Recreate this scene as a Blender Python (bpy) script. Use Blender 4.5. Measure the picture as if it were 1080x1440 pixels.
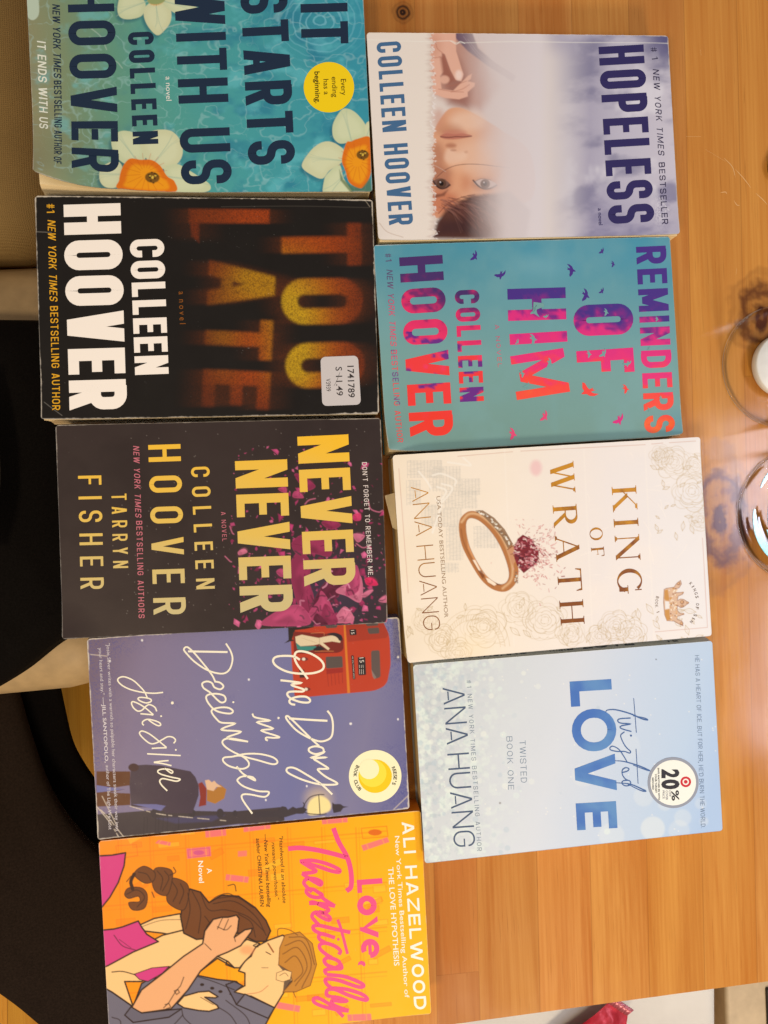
import bpy, math, random
import numpy as np
sc = bpy.context.scene
for o in list(bpy.data.objects): bpy.data.objects.remove(o)
col = sc.collection
# ------------------------------------------------------------------ camera, world, lamps, exposure
TH, RHO, DIST, FPX = math.radians(6.0), math.radians(2.2), 0.525, 1081.0
_r = np.array([math.cos(RHO), -math.sin(RHO), 0.]); _u = np.array([math.sin(RHO), math.cos(RHO), 0.])
_z = np.array([0, 0, 1.]); FW = math.sin(TH)*_r - math.cos(TH)*_z; CX = math.cos(TH)*_r + math.sin(TH)*_z
CAM = -FW*DIST
from mathutils import Matrix
cd = bpy.data.cameras.new('phone_camera'); cam = bpy.data.objects.new('phone_camera', cd); col.objects.link(cam)
cd.sensor_fit = 'VERTICAL'; cd.sensor_height = 36; cd.lens = FPX/1440*36; cd.clip_start = .01; cd.clip_end = 50
cam.matrix_world = Matrix(((CX[0], _u[0], -FW[0], CAM[0]), (CX[1], _u[1], -FW[1], CAM[1]), (CX[2], _u[2], -FW[2], CAM[2]), (0, 0, 0, 1)))
sc.camera = cam
wd = bpy.data.worlds.new('World'); sc.world = wd; wd.use_nodes = True
bg = wd.node_tree.nodes['Background']; bg.inputs[0].default_value = (1.0, .79, .62, 1); bg.inputs[1].default_value = .37
def area(name, loc, aim, size, energy, colr, sy=None):
    ld = bpy.data.lights.new(name, 'AREA'); ld.energy = energy; ld.color = colr
    ld.shape = 'RECTANGLE' if sy else 'DISK'; ld.size = size
    if sy: ld.size_y = sy
    o = bpy.data.objects.new(name, ld); col.objects.link(o); o.location = loc
    from mathutils import Vector
    o.rotation_euler = (Vector(aim)-Vector(loc)).to_track_quat('-Z', 'Y').to_euler(); return o
area('warm_room_lamp', (-.85, -.72, 1.7), (.0, -.05, 0), .40, 13.5, (1, .755, .50))
area('warm_side_fill', (.40, -1.60, 1.25), (.05, -.1, 0), .40, 24, (1, .77, .54))  # unseen warm light, added to brighten the lower right
area('cool_window_upper', (1.06, .02, 1.20), (.2, -.1, 0), .30, 5.0, (.88, .86, 1.0), .22)
area('cool_window_lower', (1.10, -.42, 1.20), (.2, -.2, 0), .40, 3.4, (.86, .86, 1.0), .14)
vs = sc.view_settings; vs.view_transform = 'Standard'; vs.look = 'None'; vs.exposure = 0; vs.gamma = 1; vs.use_curve_mapping = False
sc.cycles.use_denoising = True; sc.cycles.max_bounces = 8; sc.cycles.transparent_max_bounces = 16
sc.cycles.caustics_reflective = False; sc.cycles.caustics_refractive = False; sc.cycles.sample_clamp_indirect = 4

# ------------------------------------------------------------------ helpers
def Wp(px, py, z=0.):                     # the point at height z that the photograph shows at (px, py)
    px = np.asarray(px, float); py = np.asarray(py, float)
    d = FW + CX*((px-540)/FPX)[..., None] - _u*((py-720)/FPX)[..., None]
    return CAM + d*((z-CAM[2])/d[..., 2])[..., None]
def Pj(P):
    v = P-CAM; k = v@FW
    return 540+FPX*(v@CX)/k, 720-FPX*(v@_u)/k
TINT = np.array([1.0, .80, .62])
def lin(c):
    c = np.asarray(c, float)/255.; return np.where(c <= .04045, c/12.92, ((c+.055)/1.055)**2.4)
def S(r, g, b, k=.86):                    # a colour seen under the warm lamp -> the paper's own colour
    return np.clip(lin((r, g, b))/TINT*k, .004, .88)
def tag(o, label=None, cat=None, group=None, kind=None):
    for k, v in (('label', label), ('category', cat), ('group', group), ('kind', kind)):
        if v: o[k] = v
    return o
def empty(name, loc=(0, 0, 0), rz=0.):
    o = bpy.data.objects.new(name, None); col.objects.link(o); o.location = loc; o.rotation_euler = (0, 0, rz); o.empty_display_size = .02; return o
def mesh_obj(name, V, F, mat, parent=None, smooth=False, colr=None):
    me = bpy.data.meshes.new(name); V = np.asarray(V, float)
    if isinstance(F, np.ndarray):
        n = len(F); k = F.shape[1]
        me.vertices.add(len(V)); me.vertices.foreach_set('co', V.astype(np.float32).ravel())
        me.loops.add(n*k); me.loops.foreach_set('vertex_index', F.astype(np.int32).ravel())
        me.polygons.add(n); me.polygons.foreach_set('loop_start', np.arange(0, n*k, k, dtype=np.int32))
        me.update(calc_edges=True); me.validate()
    else:
        me.from_pydata([tuple(v) for v in V], [], [tuple(f) for f in F]); me.update()
    if colr is not None:
        a = me.color_attributes.new('Col', 'FLOAT_COLOR', 'POINT')
        c4 = np.ones((len(V), 4), np.float32); c4[:, :3] = colr; a.data.foreach_set('color', c4.ravel())
    if smooth: me.polygons.foreach_set('use_smooth', np.ones(len(me.polygons), bool))
    if mat: me.materials.append(mat)
    o = bpy.data.objects.new(name, me); col.objects.link(o)
    if parent: o.parent = parent
    return o
class NT:
    def __init__(s, name):
        s.m = bpy.data.materials.new(name); s.m.use_nodes = True; s.t = s.m.node_tree; s.n = s.t.nodes; s.b = s.n['Principled BSDF']
    def nd(s, typ, **kw):
        n = s.n.new(typ)
        for k, v in kw.items():
            if k in ('operation', 'data_type', 'blend_type', 'attribute_name', 'noise_dimensions', 'bands_direction', 'wave_type', 'interpolation_type', 'feature', 'attribute_type', 'use_clamp'): setattr(n, k, v)
            else:
                i = n.inputs[int(k[1:])] if k[0] == 'i' and k[1:].isdigit() else n.inputs[k]
                if hasattr(v, 'links') or isinstance(v, bpy.types.NodeSocket): s.t.links.new(v, i)
                else: i.default_value = v
        return n
    def math(s, op, a, b=0., c=0.):
        return s.nd('ShaderNodeMath', operation=op, i0=a, i1=b, i2=c).outputs[0]
    def mix(s, f, a, b, bt='MIX'):
        n = s.n.new('ShaderNodeMix'); n.data_type = 'RGBA'; n.blend_type = bt
        for i, v in ((0, f), (6, a), (7, b)):
            if isinstance(v, bpy.types.NodeSocket): s.t.links.new(v, n.inputs[i])
            else: n.inputs[i].default_value = v if i == 0 else (*v[:3], 1)
        return n.outputs[2]
    def set(s, **kw):
        for k, v in kw.items():
            i = s.b.inputs[k.replace('_', ' ')]
            if isinstance(v, bpy.types.NodeSocket): s.t.links.new(v, i)
            else: i.default_value = v
        return s
    def bump(s, h, strength=.2, dist=.001):
        n = s.nd('ShaderNodeBump', Strength=strength, Distance=dist, Height=h); s.t.links.new(n.outputs[0], s.b.inputs['Normal'])
    def obj(s): return s.nd('ShaderNodeTexCoord').outputs['Object']
    def noise(s, vec, scale, detail=3, rough=.5, dist=0.):
        return s.nd('ShaderNodeTexNoise', Vector=vec, Scale=scale, Detail=detail, Roughness=rough, Distortion=dist).outputs[0]
    def mapr(s, v, a, b, c=0., d=1.):
        return s.nd('ShaderNodeMapRange', i0=v, i1=a, i2=b, i3=c, i4=d).outputs[0]
    def scale(s, vec, sx, sy, sz):
        return s.nd('ShaderNodeVectorMath', operation='MULTIPLY', i0=vec, i1=(sx, sy, sz)).outputs[0]
def plain(name, c, rough=.5, bumpscale=0, bs=.1, **kw):
    m = NT(name); oc = m.obj(); n = m.noise(oc, 60, 4)
    m.set(Base_Color=m.mix(m.mapr(n, .3, .7), [x*.88 for x in c], [min(1, x*1.08) for x in c]), Roughness=rough, **kw)
    if bumpscale: m.bump(m.noise(oc, bumpscale, 3), bs)
    return m.m
# printed paper: the colour is the print itself, stored per vertex
def print_mat(name, rough, spec=.5, bump=.06):
    m = NT(name); a = m.nd('ShaderNodeAttribute', attribute_name='Col').outputs[0]; oc = m.obj()
    n2 = m.noise(oc, 38, 4, .6)
    m.set(Base_Color=a, Roughness=m.mapr(n2, .3, .75, rough-.06, rough+.1), Specular_IOR_Level=spec)
    m.bump(m.math('ADD', m.noise(oc, 26, 3), m.math('MULTIPLY', m.noise(oc, 900, 2), .06)), bump, .004)
    return m.m
M_COVER = print_mat('printed_cover', .40, .22)
M_PRINT = print_mat('printed_lettering', .40, .22, .03)
M_STICK = print_mat('sticker_paper', .5, .3, .02)
def pages_mat():
    m = NT('page_edges'); oc = m.obj(); sep = m.nd('ShaderNodeSeparateXYZ', Vector=oc)
    nz = m.noise(m.scale(oc, 12, 12, 5200), 1, 3, .6); n2 = m.noise(oc, 30, 3)
    c = m.mix(m.mapr(nz, .3, .7), tuple(S(222, 178, 114)), tuple(S(250, 216, 160)))
    m.set(Base_Color=m.mix(m.mapr(n2, .45, .8, 0, .25), c, tuple(S(206, 168, 116))), Roughness=.8, Specular_IOR_Level=.15)
    m.bump(nz, .12, .0003); return m.m
M_PAGES = pages_mat()

# value noise on arrays
def _h(ix, iy, seed):
    n = (ix.astype(np.int64)*374761393 + iy.astype(np.int64)*668265263 + seed*1442695041) & 0x7fffffff
    n = ((n ^ (n >> 13))*1274126177) & 0x7fffffff
    return ((n ^ (n >> 16)) & 0xffff)/65535.
def vn(x, y, seed=0):
    ix = np.floor(x); iy = np.floor(y); fx = x-ix; fy = y-iy; fx = fx*fx*(3-2*fx); fy = fy*fy*(3-2*fy)
    a = _h(ix, iy, seed); b = _h(ix+1, iy, seed); c = _h(ix, iy+1, seed); d = _h(ix+1, iy+1, seed)
    return (a*(1-fx)+b*fx)*(1-fy)+(c*(1-fx)+d*fx)*fy
def fbm(x, y, seed=0, oct=4):
    s = 0; a = .5; t = 0
    for i in range(oct): s = s+a*vn(x*2**i, y*2**i, seed+i*7); t += a; a *= .5
    return s/t
def sst(a, b, x):
    t = np.clip((x-a)/(b-a), 0, 1); return t*t*(3-2*t)
def cr(pts, n=7, closed=False):           # Catmull-Rom through the points
    p = np.asarray(pts, float); m = len(p)
    if m < 3: return p
    q = np.vstack([p[-1], p, p[0], p[1]]) if closed else np.vstack([2*p[0]-p[1], p, 2*p[-1]-p[-2]])
    out = []
    for i in range(m if closed else m-1):
        a, b, c, d = q[i:i+4]
        for t in np.linspace(0, 1, n, endpoint=False):
            out.append(.5*(2*b+(c-a)*t+(2*a-5*b+4*c-d)*t*t+(3*b-a-3*c+d)*t**3))
    if not closed: out.append(p[-1])
    return np.array(out)

# ------------------------------------------------------------------ print painter: fills shapes into the cover's colour grid
class Canvas:
    def __init__(s, PX, PY):
        s.PX, s.PY = PX, PY; s.lw = 1.; s.img = np.zeros(PX.shape+(3,)); s.at(0, 0, 1)
    def at(s, ox, oy, f): s.o = (ox, oy, f); s.X = (s.PX-ox)*f; s.Y = (s.PY-oy)*f; s.f = f; return s
    def mix(s, m, c, a=1.):
        m = (np.clip(m, 0, 1)*a)[..., None]; s.img = s.img*(1-m)+np.asarray(c)*m
    def _box(s, p, pad):
        x0, y0 = p.min(0)-pad; x1, y1 = p.max(0)+pad
        k = (s.X >= x0) & (s.X <= x1) & (s.Y >= y0) & (s.Y <= y1)
        r = np.where(k.any(1))[0]; c = np.where(k.any(0))[0]
        if len(r) == 0: return None
        return slice(r[0], r[-1]+1), slice(c[0], c[-1]+1)
    def sdf(s, p, closed, pad):
        b = s._box(p, pad)
        if b is None: return None, None
        X, Y = s.X[b], s.Y[b]; d = np.full(X.shape, 1e9); ins = np.zeros(X.shape, bool); n = len(p)
        for i in range(n if closed else n-1):
            ax, ay = p[i]; bx, by = p[(i+1) % n]; ex, ey = bx-ax, by-ay
            l = ex*ex+ey*ey+1e-9; t = np.clip(((X-ax)*ex+(Y-ay)*ey)/l, 0, 1)
            d = np.minimum(d, (X-ax-t*ex)**2+(Y-ay-t*ey)**2)
            if closed and ay != by:
                c = ((ay > Y) != (by > Y)) & (X < ex*(Y-ay)/ey+ax); ins ^= c
        d = np.sqrt(d); return b, (np.where(ins, -d, d) if closed else d)
    def poly(s, pts, c, a=1., soft=None, smooth=False, line=None, lw=1.):
        p = cr(pts, 6, True) if smooth else np.asarray(pts, float)
        w = (soft or .6)*s.f; b, d = s.sdf(p, True, w+3*s.f)
        if b is None: return
        m = np.clip(.5-d/(2*w), 0, 1)
        if soft: m = m*m*(3-2*m)
        s._ap(b, m, c, a)
        if line is not None: s._ap(b, np.clip(.5+(lw*s.f/2-np.abs(d))/(1.2*s.f), 0, 1), line, 1)
    def _ap(s, b, m, c, a):
        m = (m*a)[..., None]; c = c[b] if isinstance(c, np.ndarray) and c.ndim == 3 else np.asarray(c)
        s.img[b] = s.img[b]*(1-m)+c*m
    def line(s, pts, w, c, a=1., smooth=True, soft=None, taper=False):   # w in photo pixels
        w = w*s.lw
        p = cr(pts, 6) if smooth else np.asarray(pts, float)
        e = (soft or .6)*s.f; b, d = s.sdf(p, False, w*s.f+e*2)
        if b is None: return
        s._ap(b, np.clip(.5+(w*s.f/2-d)/(2*e), 0, 1), c, a)
    def ell(s, cx, cy, rx, ry, c, a=1., rot=0., soft=None):
        t = np.linspace(0, 2*math.pi, 28, endpoint=False); x = rx*np.cos(t); y = ry*np.sin(t); k = math.radians(rot)
        s.poly(np.c_[cx+x*math.cos(k)-y*math.sin(k), cy+x*math.sin(k)+y*math.cos(k)], c, a, soft)
    def grad(s, v, stops):
        xs = [q[0] for q in stops]; return np.stack([np.interp(v, xs, [q[1][i] for q in stops]) for i in range(3)], -1)

# ------------------------------------------------------------------ lettering: built as thin flat meshes
def rpath(pts, radii, closed=False, n=6):
    p = [np.array(q, float) for q in pts]; m = len(p); out = []
    for i in range(m):
        r = radii[i] if hasattr(radii, '__len__') else radii
        if (not closed and i in (0, m-1)) or r <= 0: out.append(p[i]); continue
        a = p[i-1]-p[i]; b = p[(i+1) % m]-p[i]; la = np.linalg.norm(a); lb = np.linalg.norm(b); a /= la; b /= lb
        r = min(r, la*.5 if (closed or i-1 > 0) else la, lb*.5 if (closed or i+1 < m-1) else lb)
        s0 = p[i]+a*r; s1 = p[i]+b*r; c = p[i]+(a+b)*r
        for t in np.linspace(0, math.pi/2, n+1): out.append(c-b*r*math.cos(t)-a*r*math.sin(t))
    res = [out[0]]
    for q in out[1:]:
        if np.linalg.norm(q-res[-1]) > 1e-4: res.append(q)
    if closed and np.linalg.norm(res[0]-res[-1]) < 1e-4: res.pop()
    return np.array(res)
def stroke(p, t, closed=False):           # polyline -> quads; t a number or one width per point
    p = np.asarray(p, float); n = len(p); T = np.full(n, t) if np.isscalar(t) else np.asarray(t, float)
    L = []
    for i in range(n):
        a = p[i]-p[i-1] if (i > 0 or closed) else p[1]-p[0]
        b = p[(i+1) % n]-p[i] if (i < n-1 or closed) else a
        a = a/(np.linalg.norm(a)+1e-12); b = b/(np.linalg.norm(b)+1e-12)
        m = np.array([-a[1]-b[1], a[0]+b[0]]); l = np.linalg.norm(m)
        m = np.array([-a[1], a[0]]) if l < 1e-6 else m/l
        k = max(.45, m@np.array([-a[1], a[0]])); L.append((p[i]+m*T[i]/2/k, p[i]-m*T[i]/2/k))
    return [np.array([L[i][0], L[i][1], L[(i+1) % n][1], L[(i+1) % n][0]]) for i in range(n if closed else n-1)]
WF = dict(I=0, M=1.28, W=1.5, E=.86, F=.82, L=.8, T=.92, J=.75, A=1.05, V=1.05, N=1.04, H=1.02)
def glyph(ch, w, t):
    """list of paths; each path a list of quads, in a box w wide and 1 tall"""
    th = t*.88; x0, x1, y0, y1 = t/2, w-t/2, th/2, 1-th/2; hw = t*.54; R = min((x1-x0)/2, .5-t/2)*.999
    bar = lambda a, b, c, d: [np.array([(a, b), (c, b), (c, d), (a, d)], float)]
    dg = lambda a, b, c, d, k=hw: [np.array([(a-k, b), (a+k, b), (c+k, d), (c-k, d)], float)]
    st = lambda pts, r, cl=False: stroke(rpath(pts, r, cl), t, cl)
    g = []
    if ch in 'O0Q': g = [st([(x0, y0), (x1, y0), (x1, y1), (x0, y1)], R, True)]
    elif ch == 'C': g = [st([(x1, .655), (x1, y1), (x0, y1), (x0, y0), (x1, y0), (x1, .345)], [0, R, R, R, R, 0])]
    elif ch == 'G': g = [st([(x1, .68), (x1, y1), (x0, y1), (x0, y0), (x1, y0), (x1, .5)], [0, R, R, R, R, 0]), bar(w*.5, .5-th*.4, w, .5+th*.5)]
    elif ch == 'D': g = [bar(0, 0, t, 1), st([(t*.5, y0), (x1, y0), (x1, y1), (t*.5, y1)], [0, R*1.2, R*1.2, 0])]
    elif ch == 'S':
        r = min(R, (y1-y0)/4*.99); g = [st([(x1, .70), (x1, y1), (x0, y1), (x0, .515), (x1, .485), (x1, y0), (x0, y0), (x0, .30)], [0, r, r, r, r, r, r, 0])]
    elif ch == 'U': g = [st([(x0, 1), (x0, y0), (x1, y0), (x1, 1)], R)]
    elif ch == 'J': g = [st([(x1, 1), (x1, y0), (x0, y0), (x0, .3)], R)]
    elif ch in 'PR':
        ym = .45; r = min(R, (y1-ym)/2); g = [bar(0, 0, t, 1), st([(t*.5, y1), (x1, y1), (x1, ym), (t*.5, ym)], [0, r, r, 0])]
        if ch == 'R': g.append(dg(w-hw, 0, w*.5, ym, hw*1.02))
    elif ch == 'B':
        ym = .52; r = min(R, (y1-ym)/2); x2 = x1-.03*w
        g = [bar(0, 0, t, 1), st([(t*.5, y1), (x2, y1), (x2, ym), (t*.5, ym)], [0, r, r, 0]), st([(t*.5, ym), (x1, ym), (x1, y0), (t*.5, y0)], [0, r, r, 0])]
    elif ch in 'EF':
        g = [bar(0, 0, t, 1), bar(t, 1-th, w, 1), bar(t, .5-th*.45, w*.92, .5+th*.5)]
        if ch == 'E': g.append(bar(t, 0, w, th))
    elif ch == 'L': g = [bar(0, 0, t, 1), bar(t, 0, w, th)]
    elif ch == 'T': g = [bar(w/2-t/2, 0, w/2+t/2, 1-th), bar(0, 1-th, w, 1)]
    elif ch == 'H': g = [bar(0, 0, t, 1), bar(w-t, 0, w, 1), bar(t, .5-th/2, w-t, .5+th/2)]
    elif ch == 'I': g = [bar(0, 0, t, 1)]
    elif ch == 'A': g = [dg(hw, 0, w/2-hw*.25, 1), dg(w-hw, 0, w/2+hw*.25, 1), bar(w*.25, .2, w*.75, .2+th*.9)]
    elif ch == 'V': g = [dg(hw, 1, w/2-hw*.2, 0), dg(w-hw, 1, w/2+hw*.2, 0)]
    elif ch == 'W': g = [dg(hw, 1, w*.27, 0), dg(w*.5-hw*.1, 1, w*.27, 0), dg(w*.5+hw*.1, 1, w*.73, 0), dg(w-hw, 1, w*.73, 0)]
    elif ch == 'M': g = [bar(0, 0, t, 1), bar(w-t, 0, w, 1), dg(hw, 1, w/2, .12), dg(w-hw, 1, w/2, .12)]
    elif ch == 'N': g = [bar(0, 0, t, 1), bar(w-t, 0, w, 1), dg(hw, 1, w-hw, 0, hw*1.08)]
    elif ch == 'K': g = [bar(0, 0, t, 1), dg(t*.8, .36, w-hw, 1), dg(w-hw, 0, w*.42, .62)]
    elif ch == 'X': g = [dg(hw, 0, w-hw, 1), dg(w-hw, 0, hw, 1)]
    elif ch == 'Y': g = [dg(hw, 1, w/2, .4), dg(w-hw, 1, w/2, .4), bar(w/2-t/2, 0, w/2+t/2, .46)]
    elif ch == 'Z': g = [bar(0, 1-th, w, 1), bar(0, 0, w, th), dg(hw, th, w-hw, 1-th)]
    elif ch == '1': g = [bar(w*.5, 0, w*.5+t, 1), dg(w*.2, .74, w*.55, .98, hw*.8)]
    elif ch == '#': g = [dg(w*.25, 0, w*.4, 1, hw*.7), dg(w*.62, 0, w*.77, 1, hw*.7), bar(0, .28, w, .28+th*.7), bar(0, .64, w, .64+th*.7)]
    elif ch == '.': g = [bar(0, 0, t, t)]
    elif ch == ',': g = [dg(t*.2, -.16, t*.5, t)]
    elif ch == "'": g = [dg(t*.4, .7, t*.5, 1, hw*.8)]
    return g
def gw(ch, w, t):
    if ch == 'I': return t
    if ch in ".,'": return t
    return w*WF.get(ch, 1.)
BF = {}
def bfont(txt, bold=0.):
    k = (txt, bold)
    if k not in BF:
        c = bpy.data.curves.new('tmp', 'FONT'); c.body = txt; c.size = 1; c.offset = bold; c.resolution_u = 3
        o = bpy.data.objects.new('tmp', c); col.objects.link(o); bpy.context.view_layer.update()
        me = bpy.data.meshes.new_from_object(o.evaluated_get(bpy.context.evaluated_depsgraph_get()))
        V = np.array([v.co[:2] for v in me.vertices]) if len(me.vertices) else np.zeros((0, 2)); F = [tuple(p.vertices) for p in me.polygons]
        bpy.data.objects.remove(o); bpy.data.curves.remove(c); bpy.data.meshes.remove(me); BF[k] = (V, F)
    return BF[k]
CAPH = None
class Text:
    """2-D lettering in photograph pixels of one cover; .build() lays it on the cover"""
    def __init__(s, ox=0, oy=0, f=1.): s.Z = (ox, oy, f); s.V = []; s.F = []; s.lay = []; s.C = []; s.k = 0; s.n = 0; s.c = (0, 0, 0); s.cut = []
    def px(s, P): return np.asarray(P, float)/s.Z[2]+np.array(s.Z[:2])
    def add(s, P, faces, c=None):
        s.V.append(P); s.F += [tuple(i+s.n for i in f) for f in faces]; s.lay += [s.k]*len(P)
        s.C += [c if c is not None else s.c]*len(P); s.n += len(P); s.k = (s.k+1) % 14
    def quads(s, Q, tess=0):              # quads already in photo px
        for q in Q:
            if tess:
                na = max(1, int(max(np.linalg.norm(q[1]-q[0]), np.linalg.norm(q[2]-q[3]))/tess)+1)
                nb = max(1, int(max(np.linalg.norm(q[3]-q[0]), np.linalg.norm(q[2]-q[1]))/tess)+1)
            else: na = nb = 1
            u, v = np.meshgrid(np.linspace(0, 1, na+1), np.linspace(0, 1, nb+1)); u = u.ravel()[:, None]; v = v.ravel()[:, None]
            P = (q[0]*(1-u)+q[1]*u)*(1-v)+(q[3]*(1-u)+q[2]*u)*v
            s.add(P, [(j*(na+1)+i, j*(na+1)+i+1, (j+1)*(na+1)+i+1, (j+1)*(na+1)+i) for j in range(nb) for i in range(na)]); s.k -= 1
        s.k = (s.k+1) % 14
    def caps(s, txt, p0, p1, h, t=.16, sp=.22, c=None, shear=0., tess=0, space=.5):
        """stroke capitals; p0 baseline start, p1 baseline end (frame units), h cap height"""
        s.cut.append((s.n, len(s.F)))
        if c is not None: s.c = c
        p0 = s.px(p0); p1 = s.px(p1); h = h/s.Z[2]; d = p1-p0; Lh = np.linalg.norm(d); d = d/Lh; up = np.array([d[1], -d[0]])
        tot = Lh/h; fix = sum(t for ch in txt if ch in "I.,'"); k = 0
        for i, ch in enumerate(txt):
            k += space if ch == ' ' else (0 if ch in "I.,'" else WF.get(ch, 1.))
            if i < len(txt)-1: k += sp
        w = (tot-fix)/k; x = 0
        for ch in txt:
            if ch == ' ': x += w*(space+sp); continue
            a = gw(ch, w, t)
            for path in glyph(ch, a, t):
                s.quads([p0+np.outer((q[:, 0]+x+q[:, 1]*shear)*h, d)+np.outer(q[:, 1]*h, up) for q in path], tess)
            x += a+w*sp
        return s
    def bf(s, txt, p0, p1, h, c=None, bold=0., shear=0.):
        global CAPH
        if CAPH is None: CAPH = bfont('H')[0][:, 1].max()
        if c is not None: s.c = c
        s.cut.append((s.n, len(s.F))); V, F = bfont(txt, bold)
        p0 = s.px(p0); p1 = s.px(p1); h = h/s.Z[2]; d = p1-p0; Lh = np.linalg.norm(d); d = d/Lh; up = np.array([d[1], -d[0]])
        x = V[:, 0]+V[:, 1]*shear; x = (x-x.min())/(x.max()-x.min())*Lh; s.add(p0+np.outer(x, d)+np.outer(V[:, 1]/CAPH*h, up), F); return s
    def arc(s, txt, ctr, r, a0, a1, h, c=None, bold=0., w=.9):      # letters one by one along a circle (degrees, photo axes)
        n = len(txt); n0 = len(s.cut)
        for i, ch in enumerate(txt):
            if ch == ' ': continue
            a = math.radians(a0+(a1-a0)*(i/(n-1))); dr = 1 if a1 > a0 else -1
            p = np.array(ctr)+r*np.array([math.cos(a), math.sin(a)]); d = np.array([-math.sin(a), math.cos(a)])*dr
            k = h*w*(.3 if ch in "I'1" else .8)
            s.bf(ch, p-d*k/2, p+d*k/2, h, c, bold)
        s.cut = s.cut[:n0+1]; return s
    def pen(s, pts, w, c=None, smooth=True, taper=False, closed=False):
        if c is not None: s.c = c
        p = s.px(pts); p = cr(p, 6, closed) if smooth else p
        T = w
        if taper: q = np.linspace(0, 1, len(p)); T = w*(.35+.65*np.sin(np.pi*np.clip(q*.9+.05, 0, 1)))
        # each segment its own layer step is not needed: split where the pen crosses itself
        Q = stroke(p, T, closed)
        for q in Q: s.quads([q])
        return s
    def disc(s, cx, cy, r, c=None, r2=None, n=48):
        if c is not None: s.c = c
        t = np.linspace(0, 2*math.pi, n, endpoint=False); P = s.px(np.c_[cx+r*np.cos(t), cy+r*np.sin(t)])
        if r2: 
            P2 = s.px(np.c_[cx+r2*np.cos(t), cy+r2*np.sin(t)]); s.add(np.vstack([P, P2]), [(i, (i+1) % n, n+(i+1) % n, n+i) for i in range(n)])
        else: s.add(P, [tuple(range(n))])
        return s
    def polyg(s, pts, c=None, smooth=False):
        if c is not None: s.c = c
        s.cut.append((s.n, len(s.F))); P = s.px(pts); P = cr(P, 5, True) if smooth else P; s.add(P, [tuple(range(len(P)))]); return s
    def build(s, name, bk, parent, mat=None, zoff=5e-5, colf=None, split=False):
        P = np.vstack(s.V); lay = np.array(s.lay); w = Wp(P[:, 0], P[:, 1], bk['h'])
        V = bk['loc'](w[:, :2]); V = bk['bend'](V); V[:, 2] += zoff+lay*5e-6
        C = colf(P[:, 0], P[:, 1]) if colf else np.array(s.C)
        F = []
        for f in s.F:                     # faces look up
            a, b, c = V[f[0]], V[f[1]], V[f[2]]; A = 0
            for i in range(len(f)):
                q, r_ = V[f[i]], V[f[(i+1) % len(f)]]; A += q[0]*r_[1]-q[1]*r_[0]
            F.append(f if A > 0 else f[::-1])
        if split:
            cu = s.cut+[(s.n, len(F))]
            for (a, fa), (b, fb) in zip(cu[:-1], cu[1:]):
                if b > a: mesh_obj(name, V[a:b], [tuple(i-a for i in f) for f in F[fa:fb]], mat or M_PRINT, parent, colr=C[a:b])
            return
        return mesh_obj(name, V, F, mat or M_PRINT, parent, colr=C)
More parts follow.
